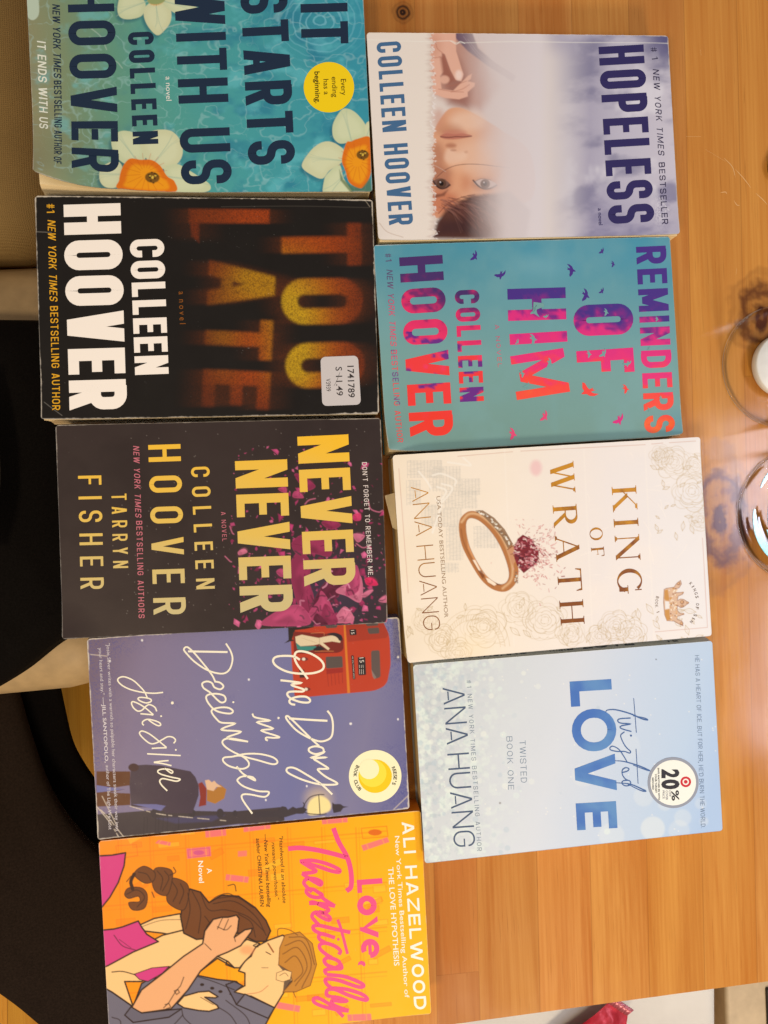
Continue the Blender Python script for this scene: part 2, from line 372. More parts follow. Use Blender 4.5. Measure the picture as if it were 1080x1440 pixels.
# ------------------------------------------------------------------ the setting: floor, table, seats
def wood_mat(name, dark, light, grain=1., knots=(), rough=.15, stave=True, seam=.32):
    m = NT(name); oc = m.obj(); at = m.nd('ShaderNodeAttribute', attribute_name='Col'); sp = m.nd('ShaderNodeSeparateColor', i0=at.outputs[0])
    tone, s1, s2 = sp.outputs[0], sp.outputs[1], sp.outputs[2]
    off = m.nd('ShaderNodeCombineXYZ', X=m.math('MULTIPLY', s1, 7.), Y=m.math('MULTIPLY', s2, 9.), Z=m.math('MULTIPLY', s1, 3.)).outputs[0]
    p = m.nd('ShaderNodeVectorMath', operation='ADD', i0=oc, i1=off).outputs[0]
    g1 = m.noise(m.scale(p, 40, 2.4, 1), 1.*grain, 5, .62, .9)           # broad bands of the grain
    g2 = m.noise(m.scale(p, 420, 7, 1), 1.*grain, 4, .6)                # fine fibres
    wv = m.nd('ShaderNodeTexWave', wave_type='BANDS', bands_direction='X', Vector=m.scale(p, 1, .035, 1), Scale=95., Distortion=7., Detail=3., i4=1.2).outputs[1]
    fac = m.math('ADD', m.math('MULTIPLY', g1, .66), m.math('ADD', m.math('MULTIPLY', g2, .26), m.math('MULTIPLY', wv, .03)))
    c = m.mix(m.mapr(fac, .28, .72), dark, light)
    c = m.mix(m.mapr(m.noise(m.scale(p, 8, 2.0, 1), 1, 3), .35, .75, 0, .5), c, [v*.80 for v in dark])
    # pores: short dark flecks
    po = m.noise(m.scale(p, 900, 30, 1), 1, 2); c = m.mix(m.mapr(po, .63, .78, 0, .35), c, [v*.45 for v in dark])
    tn = m.nd('ShaderNodeCombineColor', i0=tone, i1=m.math('MULTIPLY', tone, m.mapr(s2, 0, 1, .93, 1.05)), i2=m.math('MULTIPLY', tone, m.mapr(s1, 0, 1, .82, 1.06))).outputs[0]
    c = m.mix(1., c, tn, 'MULTIPLY')
    for (kx, ky, R, ax, ay, kc, amt) in knots:
        v = m.nd('ShaderNodeVectorMath', operation='SUBTRACT', i0=oc, i1=(kx, ky, 0)).outputs[0]
        w = m.noise(oc, 55/1., 3); v = m.scale(v, ax/R, ay/R, 0)
        d = m.nd('ShaderNodeVectorMath', operation='LENGTH', i0=v).outputs[1]; d = m.math('ADD', d, m.math('MULTIPLY', m.math('SUBTRACT', w, .5), .9))
        rg = m.math('ADD', m.math('MULTIPLY', m.math('SINE', m.math('MULTIPLY', d, 15.)), .32), .62)
        mk = m.mapr(d, 1.05, .35, 0, 1); c = m.mix(m.nd('ShaderNodeMath', operation='MULTIPLY', use_clamp=True, i0=m.math('MULTIPLY', mk, rg), i1=amt*1.25).outputs[0], c, kc)
    if stave:
        uv = m.nd('ShaderNodeUVMap').outputs[0]; su = m.nd('ShaderNodeSeparateXYZ', Vector=uv)
        e = m.math('MINIMUM', m.math('MINIMUM', su.outputs[0], m.math('SUBTRACT', 1., su.outputs[0])), su.outputs[1])
        c = m.mix(m.mapr(e, .0, .014, seam, 0), c, [v*.30 for v in dark])
    rn = m.noise(oc, 18, 4); m.set(Base_Color=c, Roughness=m.mapr(rn, .3, .7, rough-.03, rough+.06), Specular_IOR_Level=.29)
    m.bump(m.math('ADD', m.math('MULTIPLY', g2, .5), m.math('MULTIPLY', m.noise(oc, 14, 2), 1.2)), .10, .0006); return m.m
def staves(name, xs, yfun, topy, ztop, th, mat, parent, seed, joints, skew=0., tones=(.88, 1.1), outline_x=None):
    """boards glued edge to edge as one slab: xs are the seams at y = 0, joints the butt joints"""
    rg = random.Random(seed); V = []; F = []; C = []; U = []
    for i in range(len(xs)-1):
        a, b = xs[i], xs[i+1]; fx = lambda x, y: x+skew*y
        ya, yb = yfun(fx(a, yfun(a))), yfun(fx(b, yfun(b)))
        cuts = sorted(joints.get(i, [rg.uniform(-.2, .1)+k*rg.uniform(.38, .62) for k in range(3)])); cuts = [c for c in cuts if max(ya, yb)+.03 < c < topy-.03]
        lo = [(a, ya), (b, yb)]
        for j, c in enumerate(cuts+[topy]):
            k = len(V); hi = [(a, c), (b, c)]; t = rg.uniform(*tones); s1, s2 = rg.random(), rg.random()
            V += [(fx(lo[0][0], lo[0][1]), lo[0][1], ztop), (fx(lo[1][0], lo[1][1]), lo[1][1], ztop), (fx(hi[1][0], hi[1][1]), hi[1][1], ztop), (fx(hi[0][0], hi[0][1]), hi[0][1], ztop)]
            F.append((k, k+1, k+2, k+3)); C += [(t, s1, s2)]*4; w = .5/max(.02, abs(b-a)); e = .0 if j else .5; hl = (c-lo[0][1])*w; U += [(0, e), (1, e), (1, max(hl, .6)), (0, max(hl, .6))]; lo = hi
    k = len(V); a, b = xs[0], xs[-1]; fx = lambda x, y: x+skew*y
    B = [(fx(a, yfun(a)), yfun(fx(a, yfun(a)))), (fx(b, yfun(b)), yfun(fx(b, yfun(b)))), (fx(b, topy), topy), (fx(a, topy), topy)]
    V += [(x, y, ztop) for x, y in B]+[(x, y, ztop-th) for x, y in B]; C += [(.8, .3, .6)]*8; U += [(.5, .5)]*8
    F += [(k+(i+1) % 4, k+i, k+4+i, k+4+(i+1) % 4) for i in range(4)]+[(k+7, k+6, k+5, k+4)]
    # side faces wind outward
    F = [f if n < len(F)-5 or n == len(F)-1 else f[::-1] for n, f in enumerate(F)]
    o = mesh_obj(name, V, F, mat, parent, colr=C); uv = o.data.uv_layers.new(name='UVMap')
    for p in o.data.polygons:
        for li, vi in zip(p.loop_indices, p.vertices): uv.data[li].uv = U[vi]
    return o
def rbox(name, c, s, r, mat, parent=None, rz=0., seg=3, smooth=True):
    import bmesh
    bm = bmesh.new(); bmesh.ops.create_cube(bm, size=1); bmesh.ops.scale(bm, vec=s, verts=bm.verts); bmesh.ops.bevel(bm, geom=bm.edges[:], offset=r, segments=seg, affect='EDGES', profile=.5)
    if rz: bmesh.ops.rotate(bm, cent=(0, 0, 0), matrix=Matrix.Rotation(rz, 3, 'Z'), verts=bm.verts)
    bmesh.ops.translate(bm, vec=c, verts=bm.verts); me = bpy.data.meshes.new(name); bm.to_mesh(me); bm.free()
    for p in me.polygons: p.use_smooth = smooth
    me.materials.append(mat); o = bpy.data.objects.new(name, me); col.objects.link(o)
    if parent: o.parent = parent
    return o
TD, TLi = tuple(S(180, 99, 34)), tuple(S(228, 157, 78))
k1, k2, k3 = Wp(1012, 728), Wp(1068, 441), Wp(566, 17)
M_TABLE = wood_mat('varnished_pine', TD, TLi, knots=((k1[0], k1[1], .040, 1.25, .72, tuple(S(98, 58, 62)), .95), (k2[0], k2[1], .026, 1.0, .8, tuple(S(84, 36, 16)), .95), (k3[0], k3[1], .0075, 1., .9, tuple(S(46, 20, 10)), 1.)))
table = empty('dining_table'); tag(table, 'varnished orange pine table of glued boards under all the books', 'table')
seams = [Wp(x, 1300)[0] for x in (612, 672, 757, 832, 912, 990, 1064)]; yref = Wp(700, 1300)[1]; SK_ = math.tan(math.radians(.9))
xs = [x-SK_*yref for x in seams]; w_ = .0385
left = Wp(150, 720)[0]; x = xs[0]; pre = []
rg0 = random.Random(2)
while x-left > .05: x -= w_+rg0.uniform(-.005, .006); pre.insert(0, x)
xs = [left]+pre+xs
while xs[-1] < .62: xs.append(xs[-1]+w_+rg0.uniform(-.004, .008))
e0, e1_ = Wp(640, 1440), Wp(1080, 1380); sl = (e1_[1]-e0[1])/(e1_[0]-e0[0]); yend = lambda x: e0[1]+(x-e0[0])*sl
i6 = len(pre)+1
jt = {i6: [Wp(640, 1370)[1], .2], i6+4: [Wp(1035, 1031)[1]], i6+5: [.9], i6+3: [.8], i6+1: [.7], i6+2: [.5]}
staves('tabletop', xs, yend, 1.15, 0., .032, M_TABLE, table, 5, jt, SK_)
rgs = random.Random(6)
for q in ([(1018, 222), (1030, 235), (1034, 250)], [(1034, 238), (1045, 250), (1056, 264)], [(1063, 272), (1072, 280), (1079, 288)], [(1013, 271), (1020, 270), (1022, 273)], [(1032, 282), (1036, 288), (1040, 289)], [(965, 192), (986, 192)], [(992, 210), (1020, 227)], [(1036, 377), (1035, 386)], [(985, 70), (986, 78)]):
    Q = cr(q, 6); W2 = Wp(Q[:, 0], Q[:, 1], 0.)[:, :2]; QQ = stroke(W2, np.full(len(W2), .00045)*np.sin(np.linspace(.25, 2.9, len(W2))))
    V = []; F = []
    for a in QQ: k = len(V); V += [(x, y, 3e-5) for x, y in a]; F.append((k, k+1, k+2, k+3))
    if (V[1][0]-V[0][0])*(V[2][1]-V[0][1])-(V[1][1]-V[0][1])*(V[2][0]-V[0][0]) < 0: F = [f[::-1] for f in F]
    if 'M_SCR' not in globals(): M_SCR = plain('bare_scratch', S(232, 176, 110), .6)
    mesh_obj('scratch', V, F, M_SCR, table)
M_LEG = wood_mat('table_leg_wood', TD, TLi, stave=False)
for lx, ly in ((left+.06, -.30), (.55, -.26), (left+.08, 1.08), (.55, 1.08)): rbox('leg', (lx, ly, -.032-.354), (.07, .07, .706), .006, M_LEG, table)
rbox('apron', (.2, -.22, -.078), (.62, .022, .09), .002, M_LEG, table); rbox('apron', (left+.07, .4, -.078), (.022, 1.2, .09), .002, M_LEG, table)
ZF = -.74
M_FLOOR = wood_mat('floor_boards', tuple(S(196, 116, 24)), tuple(S(244, 172, 62)), grain=.7, rough=.32, seam=.8)
fl = staves('floor', [-1.8+.068*i for i in range(54)], lambda x: -2.2, 2.4, ZF, .02, M_FLOOR, None, 9, {}, .05, (.85, 1.1)); tag(fl, kind='structure')
# seats beside the table
def weave(name, c, rough=.85, sc_=900., bs=.5):
    m = NT(name); oc = m.obj(); a = m.nd('ShaderNodeTexWave', wave_type='BANDS', bands_direction='X', Vector=oc, Scale=sc_/3.2).outputs[1]; b = m.nd('ShaderNodeTexWave', wave_type='BANDS', bands_direction='Y', Vector=oc, Scale=sc_/3.2).outputs[1]
    w = m.math('MULTIPLY', a, b); n = m.noise(oc, 14, 4); cc = m.mix(m.mapr(n, .3, .7), [x*.84 for x in c], c); m.set(Base_Color=m.mix(m.mapr(w, 0, 1, .30, 0), cc, [x*.55 for x in c]), Roughness=rough, Specular_IOR_Level=.2); m.bump(w, bs, .0012); return m.m
M_TAN = weave('tan_woven_seat', S(176, 134, 76), sc_=520); M_CREAM = plain('cream_leather', S(196, 156, 104), .55, 300, .05); M_WHITE = weave('white_woven_seat', S(252, 242, 232), sc_=900)
M_DARKLEG = plain('dark_chair_wood', S(96, 58, 26), .5)
def chair(label, px0, px1, z, mat, th=.07, rz=0., r=.028, back=None, name='dining_chair'):
    a, b = Wp(*px0, z), Wp(*px1, z); c = (a+b)/2; s = np.abs(b-a); t = empty(name, (c[0], c[1], ZF)); tag(t, label, 'chair', 'chairs around the table')
    H = z-ZF; rbox('seat', (0, 0, H-th/2), (s[0], s[1], th), min(r, th/2.1), mat, t, rz, 5); rbox('seat_frame', (0, 0, H-th-.018), (s[0]*.94, s[1]*.94, .035), .006, M_DARKLEG, t, rz)
    for sx in (-1, 1):
        for sy in (-1, 1):
            x, y = sx*s[0]*.42, sy*s[1]*.42; rbox('leg', (x*math.cos(rz)-y*math.sin(rz), x*math.sin(rz)+y*math.cos(rz), (H-th-.036)/2), (.036, .036, H-th-.036), .005, M_DARKLEG, t, rz)
    if back == 'left': rbox('backrest', (-s[0]*.5-.02, 0, H+.2), (.05, s[1]*.96, .46), .022, mat, t, rz, 4)
    if back == 'down': rbox('backrest', (0, -s[1]*.5-.02, H+.2), (s[0]*.96, .05, .46), .022, mat, t, rz, 4)
    return t
chair('tan woven chair seat beside the teal book at the upper left', (-500, -330), (84, 336), -.27, M_TAN, back=None, r=.06, th=.14)
chair('smooth cream chair seat mostly under the black garment', (-470, 366), (150, 985), -.30, M_CREAM, rz=math.radians(2), r=.055, th=.13)
chair('white woven chair seat at the table end holding the red packet', (610, 1330), (1024, 1800), -.28, M_WHITE, rz=math.radians(-2), r=.02, th=.06)
# low beige cabinet with black framed panels, cut by the corner
a = Wp(1020, 1372, -.40); cab = empty('side_cabinet', (a[0]+.24, a[1]-.16, ZF)); tag(cab, 'beige side cabinet with black framed panels at the lower right corner', 'cabinet')
M_BEI = plain('beige_panel', S(206, 172, 128), .5); M_BLK = plain('black_frame', S(34, 26, 22), .4); M_PAN = plain('grey_panel', S(150, 120, 90), .5)
rbox('body', (0, 0, .17), (.48, .34, .34), .006, M_BEI, cab)
for j in range(2):
    for i in range(3): rbox('panel_frame', (-.13+.135*i, .075-.15*j, .3415), (.115, .13, .006), .002, M_BLK, cab); rbox('panel', (-.13+.135*i, .075-.15*j, .346), (.10, .115, .004), .0015, M_PAN, cab)
# black clothes over the seat and below it
def cloth(name, leftp, rightp, z, mat, seed, label, cat, amp=.012, drop=.05, n=60, m_=60):
    L = cr(leftp, 12); R = cr(rightp, 12); L = L[np.linspace(0, len(L)-1, n).astype(int)]; R = R[np.linspace(0, len(R)-1, n).astype(int)]
    t = np.linspace(0, 1, m_)[None, :, None]; P = L[:, None]*(1-t)+R[:, None]*t; W = Wp(P[..., 0], P[..., 1], z); x, y = W[..., 0], W[..., 1]
    f = amp*(fbm(x*14+y*9, y*5, seed, 3)-.5)*2+amp*.7*np.sin(x*48+y*16+5*fbm(x*6, y*6, seed+3)); e = np.linspace(0, 1, m_)[None, :]; v = np.linspace(0, 1, n)[:, None]
    ed = np.minimum(np.minimum(e, 1-e)*6, np.minimum(v, 1-v)*9).clip(0, 1); W = W.copy(); W[..., 2] = z+f*ed-drop*(1-np.sqrt(1-(1-ed)**2))
    V = W.reshape(-1, 3); I = np.arange(n*m_).reshape(n, m_); F = np.stack([I[:-1, :-1].ravel(), I[1:, :-1].ravel(), I[1:, 1:].ravel(), I[:-1, 1:].ravel()], -1)
    c = V.mean(0); o = mesh_obj(name, V-c, F, mat, None, True); o.location = c; s = o.modifiers.new('thickness', 'SOLIDIFY'); s.thickness = .003; s.offset = -1; tag(o, label, cat); return o
def clothmat(name, c):
    m = NT(name); oc = m.obj(); m.set(Base_Color=m.mix(m.mapr(m.noise(oc, 500, 3), .3, .7), [x*.7 for x in c], [x*1.2 for x in c]), Roughness=.95, Specular_IOR_Level=.08); m.bump(m.noise(oc, 900, 2), .3, .0008); return m.m
M_B1 = clothmat('black_knit', (.0052, .0046, .0044)); M_B2 = clothmat('brown_black_cloth', (.017, .0115, .0085)); M_GY = clothmat('grey_knit', (.16, .14, .13))
cloth('garment', [(-320, 428), (-320, 700), (-300, 1010)], [(190, 434), (195, 650), (180, 840), (150, 885), (79, 907), (12, 957), (-60, 1000)], -.245, M_B1, 3, 'black garment lying across the cream chair seat', 'clothing', .010, .05)
cloth('trouser_leg', [(-200, 925), (-200, 1150), (-200, 1330)], [(70, 930), (82, 990), (95, 1046), (112, 1080), (134, 1112), (160, 1150), (175, 1250), (170, 1330)], -.40, M_B1, 8, 'plain black cloth hanging below the cream chair beside the bare floor', 'clothing', .008, .02)
cloth('coat', [(-260, 950), (-260, 1150), (-260, 1270), (-120, 1345), (-20, 1402), (40, 1442), (140, 1530)], [(14, 962), (36, 1040), (66, 1120), (112, 1184), (190, 1262), (200, 1400), (220, 1560)], -.335, M_B2, 11, 'brown black coat filling the lower left corner beside the orange book', 'clothing', .007, .02)
cloth('scarf', [(-120, 520), (-120, 620), (-120, 760)], [(-26, 520), (-12, 600), (-7, 660), (-11, 720), (-28, 790)], -.20, M_GY, 5, 'sliver of grey knit at the left edge on the black garment', 'scarf', .004, .012, 30, 20)
# ------------------------------------------------------------------ books
def book(h, corners, paint, spine_col, label, bends=(), wear=.5, seed=1, slant=0., page_in=(.0012, .0012, .0015)):
    P = np.array([Wp(*q, h) for q in corners])[:, :2]
    Lv = P[1]+P[2]-P[0]-P[3]; Wv = P[0]+P[1]-P[2]-P[3]
    an = (math.atan2(Lv[1], Lv[0])+math.atan2(Wv[1], Wv[0])-math.pi/2)/2
    L = np.linalg.norm(Lv)/2; Wd = np.linalg.norm(Wv)/2; m = P.mean(0)
    e1 = np.array([math.cos(an), math.sin(an)]); e2 = np.array([-e1[1], e1[0]])
    root = empty('paperback_book', (m[0], m[1], 0), an); tag(root, label, 'book', 'paperbacks laid out on the table')
    loc = lambda w: np.c_[(w-m)@e1, (w-m)@e2, np.full(len(w), h)]
    def bend(V):                          # lifted, curled corners of a read paperback
        V = V.copy(); x, y = V[:, 0]/L+.5, V[:, 1]/Wd+.5
        for (bx, by, r, dz, dx, dy) in bends:
            d = np.hypot((x-bx)*L, (y-by)*Wd)/r; k = np.clip(1-d, 0, 1)**2
            V[:, 0] += k*dx; V[:, 1] += k*dy; V[:, 2] += k*dz
        V[:, 2] += .0004*(1+np.sin(x*3.1+seed)*np.sin(y*2.3+seed*2))
        return V
    bk = dict(h=h, loc=loc, bend=bend, root=root, L=L, W=Wd, m=m, e1=e1, e2=e2)
    nx, ny = int(L*2700), int(Wd*2700)
    gx, gy = np.meshgrid(np.linspace(-L/2, L/2, nx), np.linspace(Wd/2, -Wd/2, ny))
    wx = m[0]+gx*e1[0]+gy*e2[0]; wy = m[1]+gx*e1[1]+gy*e2[1]
    PX, PY = Pj(np.stack([wx, wy, np.full(wx.shape, h)], -1))
    cv = Canvas(PX, PY); paint(cv)
    # edge wear: the white board shows where the print has rubbed off
    dm = np.minimum(np.minimum(gx+L/2, L/2-gx), np.minimum(gy+Wd/2, Wd/2-gy))*2150
    cv.at(0, 0, 1); n1 = fbm(PX/5, PY/5, seed, 3); n2 = fbm(PX/38, PY/38, seed+3, 2)
    cor = np.minimum(np.hypot(np.minimum(gx+L/2, L/2-gx), np.minimum(gy+Wd/2, Wd/2-gy))*2150, 60)
    wmask = np.clip((.10+wear*1.6*n1*n2*2+(1-cor/60)*1.2*wear-dm*.55)*1.5, 0, 1)
    cv.mix(wmask, S(226, 204, 174), .8*min(1, .5+wear))
    sp = vn(PX/1.7, PY/1.7, seed+11); cv.mix(sst(.965, .99, sp)*sst(.5, .8, n2), S(220, 205, 185), .35*wear)
    # geometry
    rc = .0022; V = np.stack([gx.ravel(), gy.ravel(), np.full(gx.size, h)], -1)
    cxs = np.sign(V[:, 0])*(L/2-rc); cys = np.sign(V[:, 1])*(Wd/2-rc)
    k = (np.abs(V[:, 0]) > L/2-rc) & (np.abs(V[:, 1]) > Wd/2-rc); dd = np.hypot(V[:, 0]-cxs, V[:, 1]-cys)
    k &= dd > rc; V[k, 0] = cxs[k]+(V[k, 0]-cxs[k])*rc/dd[k]; V[k, 1] = cys[k]+(V[k, 1]-cys[k])*rc/dd[k]
    V = bend(V)
    fr = fbm(PX/7, PY/7, seed+5, 3).ravel()-.5; edge = (dm.ravel() < .3)
    V[edge, 1] += fr[edge]*.0006*wear; V[edge, 0] += fr[edge]*.0005*wear
    I = np.arange(nx*ny).reshape(ny, nx)
    F = np.stack([I[:-1, :-1].ravel(), I[1:, :-1].ravel(), I[1:, 1:].ravel(), I[:-1, 1:].ravel()], -1)
    ring = np.concatenate([I[0, :], I[1:, -1], I[-1, -2::-1], I[-2:0:-1, 0]]); B = V[ring].copy(); B[:, 2] -= .00035; nb = len(ring); o = nx*ny
    j = np.arange(nb); jn = (j+1) % nb; F2 = np.stack([ring[jn], ring[j], o+j, o+jn], -1)[:, ::-1]
    ec = np.tile(S(214, 190, 158), (nb, 1))
    fc = mesh_obj('front_cover', np.vstack([V, B]), np.vstack([F, F2[:, ::-1]]), M_COVER, root, True, np.vstack([cv.img.reshape(-1, 3), ec]))
    bk['cover'] = fc
    # page block: many thin sheets, a little uneven
    a0, a1, b0 = page_in; rng = np.random.RandomState(seed); nz = 14; zs = np.linspace(.0009, h-.0005, nz); V = []; nn = 40
    jit = np.cumsum(rng.randn(nz))*.00012
    for zi, zz in enumerate(zs):
        t = np.linspace(0, 1, nn, endpoint=False)
        rect = []
        x_l, x_r, y_b, y_t = -L/2+a0+jit[zi]*.7, L/2-a1+jit[zi]*.3, -Wd/2+b0+jit[zi]*1.1+.0006*math.sin(zi/nz*3), Wd/2-.0012
        for q in t:
            s4 = q*4
            rect.append((x_l+(x_r-x_l)*s4, y_b) if s4 < 1 else (x_r, y_b+(y_t-y_b)*(s4-1)) if s4 < 2 else (x_r-(x_r-x_l)*(s4-2), y_t) if s4 < 3 else (x_l, y_t-(y_t-y_b)*(s4-3)))
        R_ = np.array([(x, y, h) for x, y in rect]); Q = bend(R_); f = (zi/(nz-1))**1.5
        V.append(np.c_[R_[:, :2]*(1-f*.5)+Q[:, :2]*f*.5, np.full(len(R_), zz)])
    V = np.vstack(V); F = [(z*nn+i, z*nn+(i+1) % nn, (z+1)*nn+(i+1) % nn, (z+1)*nn+i) for z in range(nz-1) for i in range(nn)]
    F += [tuple(range(nn))[::-1], tuple((nz-1)*nn+i for i in range(nn))]
    mesh_obj('page_block', V, F, M_PAGES, root)
    # spine: a shallow curved strip, and the back cover
    ns = 10; V = []; F = []; C = []
    for i in range(ns+1):
        z = h*i/ns-.0002*(i == ns); y = Wd/2-.0005+.0011*math.sin(math.pi*i/ns)+slant*(1-i/ns)
        for x in np.linspace(-L/2+.0004, L/2-.0004, 41): V.append((x, y, z)); V.append((x, y-.0005, z))
    N = 82
    for i in range(ns):
        for k_ in range(40):
            a = i*N+k_*2; F += [(a, a+2, a+N+2, a+N)[::-1], (a+1, a+3, a+N+3, a+N+1)]
    Vs = np.array(V); nz_ = fbm(Vs[:, 0]*300, Vs[:, 2]*900, seed, 2)
    bk['spine'] = mesh_obj('spine', Vs, F, M_COVER, root, True, np.asarray(spine_col)*(.9+.2*nz_[:, None]))
    t = 5e-4; x, y = L/2, Wd/2-.0006
    bk['slant'] = slant
    V = [(-x, -y, 0), (x, -y, 0), (x, y, 0), (-x, y, 0), (-x, -y, t), (x, -y, t), (x, y, t), (-x, y, t)]
    V = np.array(V); V[:, 2] += 2e-4
    mesh_obj('back_cover', V, [(3, 2, 1, 0), (4, 5, 6, 7), (0, 1, 5, 4), (1, 2, 6, 5), (2, 3, 7, 6), (3, 0, 4, 7)], M_COVER, root, False, np.tile(spine_col, (8, 1)))
    return bk
def sticker_slab(bk, name, pts, c, th=1.6e-4, parent=None, zoff=1.6e-4):
    """a thin raised sticker with real thickness; pts in photo px"""
    P = np.asarray(pts, float); w = Wp(P[:, 0], P[:, 1], bk['h']); V = bk['bend'](bk['loc'](w[:, :2])); n = len(V)
    T = V.copy(); T[:, 2] += zoff; V[:, 2] += 2e-5
    A = sum(T[i, 0]*T[(i+1) % n, 1]-T[(i+1) % n, 0]*T[i, 1] for i in range(n))
    if A < 0: V = V[::-1]; T = T[::-1]
    F = [tuple(n+i for i in range(n))]+[(i, (i+1) % n, n+(i+1) % n, n+i) for i in range(n)]
    return mesh_obj(name, np.vstack([V, T]), F, M_STICK, parent or bk['root'], colr=np.tile(c, (2*n, 1)))
def circ(cx, cy, r, Z=(0, 0, 1), n=56):
    t = np.linspace(0, 2*math.pi, n, endpoint=False); return np.c_[(cx+r*np.cos(t))/Z[2]+Z[0], (cy+r*np.sin(t))/Z[2]+Z[1]]

# ---- 1 teal book with flowers -------------------------------------------------------------------
NAVY = S(28, 44, 62)
def flower(cv, petals, cup, heart, frame):
    cv.at(*frame)
    for p in petals:
        P = cr(p, 6, True); sh = P+np.array([-.16, .22])*frame[2]*40*.5
        cv.poly(sh, S(22, 82, 100), .55, soft=3)
    for i, p in enumerate(petals):
        cv.poly(p, S(204+6*(i % 2), 204, 154), 1, smooth=True)
        c = np.mean(np.array(p), 0)
        cv.poly((np.array(p)-c)*.72+c, S(220, 216, 168), .55, soft=5, smooth=True)
        q = np.array(cup).mean(0)
        for k in range(5):
            e = c+(c-q)*.55+np.array([math.sin(k*2.3+i), math.cos(k*1.7+i)])*frame[2]*7
            cv.line([q*.75+c*.25, c+(e-c)*.3, e], .7, S(168, 184, 150), .45)
    if cup is not None:
        cv.poly(cup, S(226, 112, 22), 1, smooth=True, soft=.8)
        C = np.array(cup).mean(0); cv.poly((np.array(cup)-C)*.74+C+np.array([0, 3])*frame[2], S(246, 158, 24), .8, soft=3, smooth=True)
        for k in range(16):
            a = k*.393+.1; r = np.linalg.norm(np.array(cup)-C, axis=1).mean()
            cv.line([C+r*.25*np.array([math.cos(a), math.sin(a)]), C+r*.9*np.array([math.cos(a+.12), math.sin(a+.12)])], .7, S(196, 82, 18), .55)
        hx, hy, hr = heart; cv.ell(hx, hy, hr*1.3, hr, S(96, 66, 24), .9, soft=1.2)
        rg = random.Random(4)
        for k in range(22):
            a = rg.random()*6.28; r = rg.random()*hr*1.1; cv.ell(hx+r*math.cos(a), hy+r*math.sin(a), hr*.17, hr*.12, S(*((40, 30, 16) if k % 3 else (236, 190, 70))), .9)
def paint_teal(cv):
    X, Y = cv.PX, cv.PY
    cv.img = cv.grad(X-.12*(Y-130)+30*(fbm(X/70, Y/70, 3)-.5), [(40, S(146, 138, 98)), (95, S(126, 140, 102)), (160, S(102, 148, 118)), (240, S(84, 154, 136)), (330, S(72, 154, 148)), (520, S(56, 144, 154))])
    n = fbm(X/34, Y/26, 8); cv.mix(sst(.5, .8, n), S(24, 104, 132), .5*np.clip((X-90)/200, .15, 1)); cv.mix(sst(.54, .8, fbm(X/30+9, Y/22, 21)), S(112, 196, 192), .42)
    # caustic network: ridges of warped noise
    wx = X+16*(fbm(X/26, Y/26, 31)-.5); wy = Y+16*(fbm(X/26+7, Y/26, 32)-.5)
    r = 1-np.abs(2*fbm(wx/30, wy/22, 41, 3)-1); r2 = 1-np.abs(2*fbm(wx/17, wy/12, 43, 2)-1)
    cv.mix(sst(.93, 1., r)*.75+sst(.95, 1., r2)*.4*sst(.4, .7, fbm(X/60, Y/60, 5)), S(176, 208, 196), .38)
    # ripples at the top right
    d = np.hypot((X-450)*1., (Y-30)*1.15); k = sst(85, 20, d); rp = np.sin(d*.62+5*fbm(X/18, Y/18, 9))
    cv.mix(sst(.55, 1, rp)*k, S(150, 206, 210), .4)
    flower(cv, [[(700, 420), (760, 380), (860, 420), (960, 540), (985, 660), (880, 690), (770, 730), (690, 730), (635, 660), (635, 540)],
                [(320, 965), (400, 820), (500, 735), (600, 715), (700, 760), (760, 830), (720, 930), (600, 1010), (530, 1090), (430, 1060)],
                [(545, 1110), (600, 1020), (700, 950), (740, 1080), (800, 1180), (850, 1290), (560, 1280)],
                [(960, 560), (1010, 520), (1040, 700), (980, 700)]],
           [(770, 730), (820, 715), (880, 690), (1010, 675), (1020, 900), (1015, 1050), (960, 1160), (900, 1190), (800, 1130), (760, 1010), (725, 900)], (935, 850, 48), (380, 100, 7.2))
    cv.poly([(700, 1000), (740, 1100), (800, 1150), (920, 1195), (1010, 1080), (1030, 1230), (820, 1240), (710, 1110)], S(86, 108, 62), .75, soft=1.5)
    flower(cv, [[(90, 1060), (95, 1000), (160, 950), (260, 970), (330, 1060), (330, 1160), (200, 1200), (120, 1140)],
                [(290, 1010), (400, 945), (520, 950), (590, 1030), (600, 1120), (560, 1190), (480, 1230), (360, 1180)],
                [(470, 1220), (560, 1190), (640, 1230), (720, 1280), (800, 1340), (770, 1390), (540, 1410), (500, 1330)],
                [(20, 1240), (120, 1180), (170, 1230), (150, 1370), (60, 1390), (10, 1340)]],
           [(170, 1230), (220, 1160), (300, 1165), (380, 1165), (440, 1205), (490, 1280), (545, 1320), (530, 1400), (160, 1400), (150, 1330)], (385, 1295, 40), (140, 0, 5.143))
    flower(cv, [[(130, 60), (160, -40), (250, -60), (330, 20), (310, 110), (220, 140), (150, 125)],
                [(320, 110), (340, 40), (430, 0), (510, 60), (515, 150), (470, 220), (415, 255), (350, 190)],
                [(460, 20), (540, -60), (640, 0), (740, 100), (600, 110), (520, 80)]],
           [(350, -40), (420, -50), (470, 0), (420, 30), (360, 20)], (400, -20, 14), (140, 0, 5.143))
    cv.at(140, 0, 5.143); cv.poly([(350, -40), (430, -50), (475, 0), (420, 32), (355, 20)], S(150, 158, 96), 1, soft=1.2, smooth=True)
    cv.at(0, 0, 2); cv.poly([(76, -20), (105, -10), (110, 40), (92, 58), (76, 40)], S(188, 196, 166), 1, smooth=True)
    cv.at(0, 0, 1)
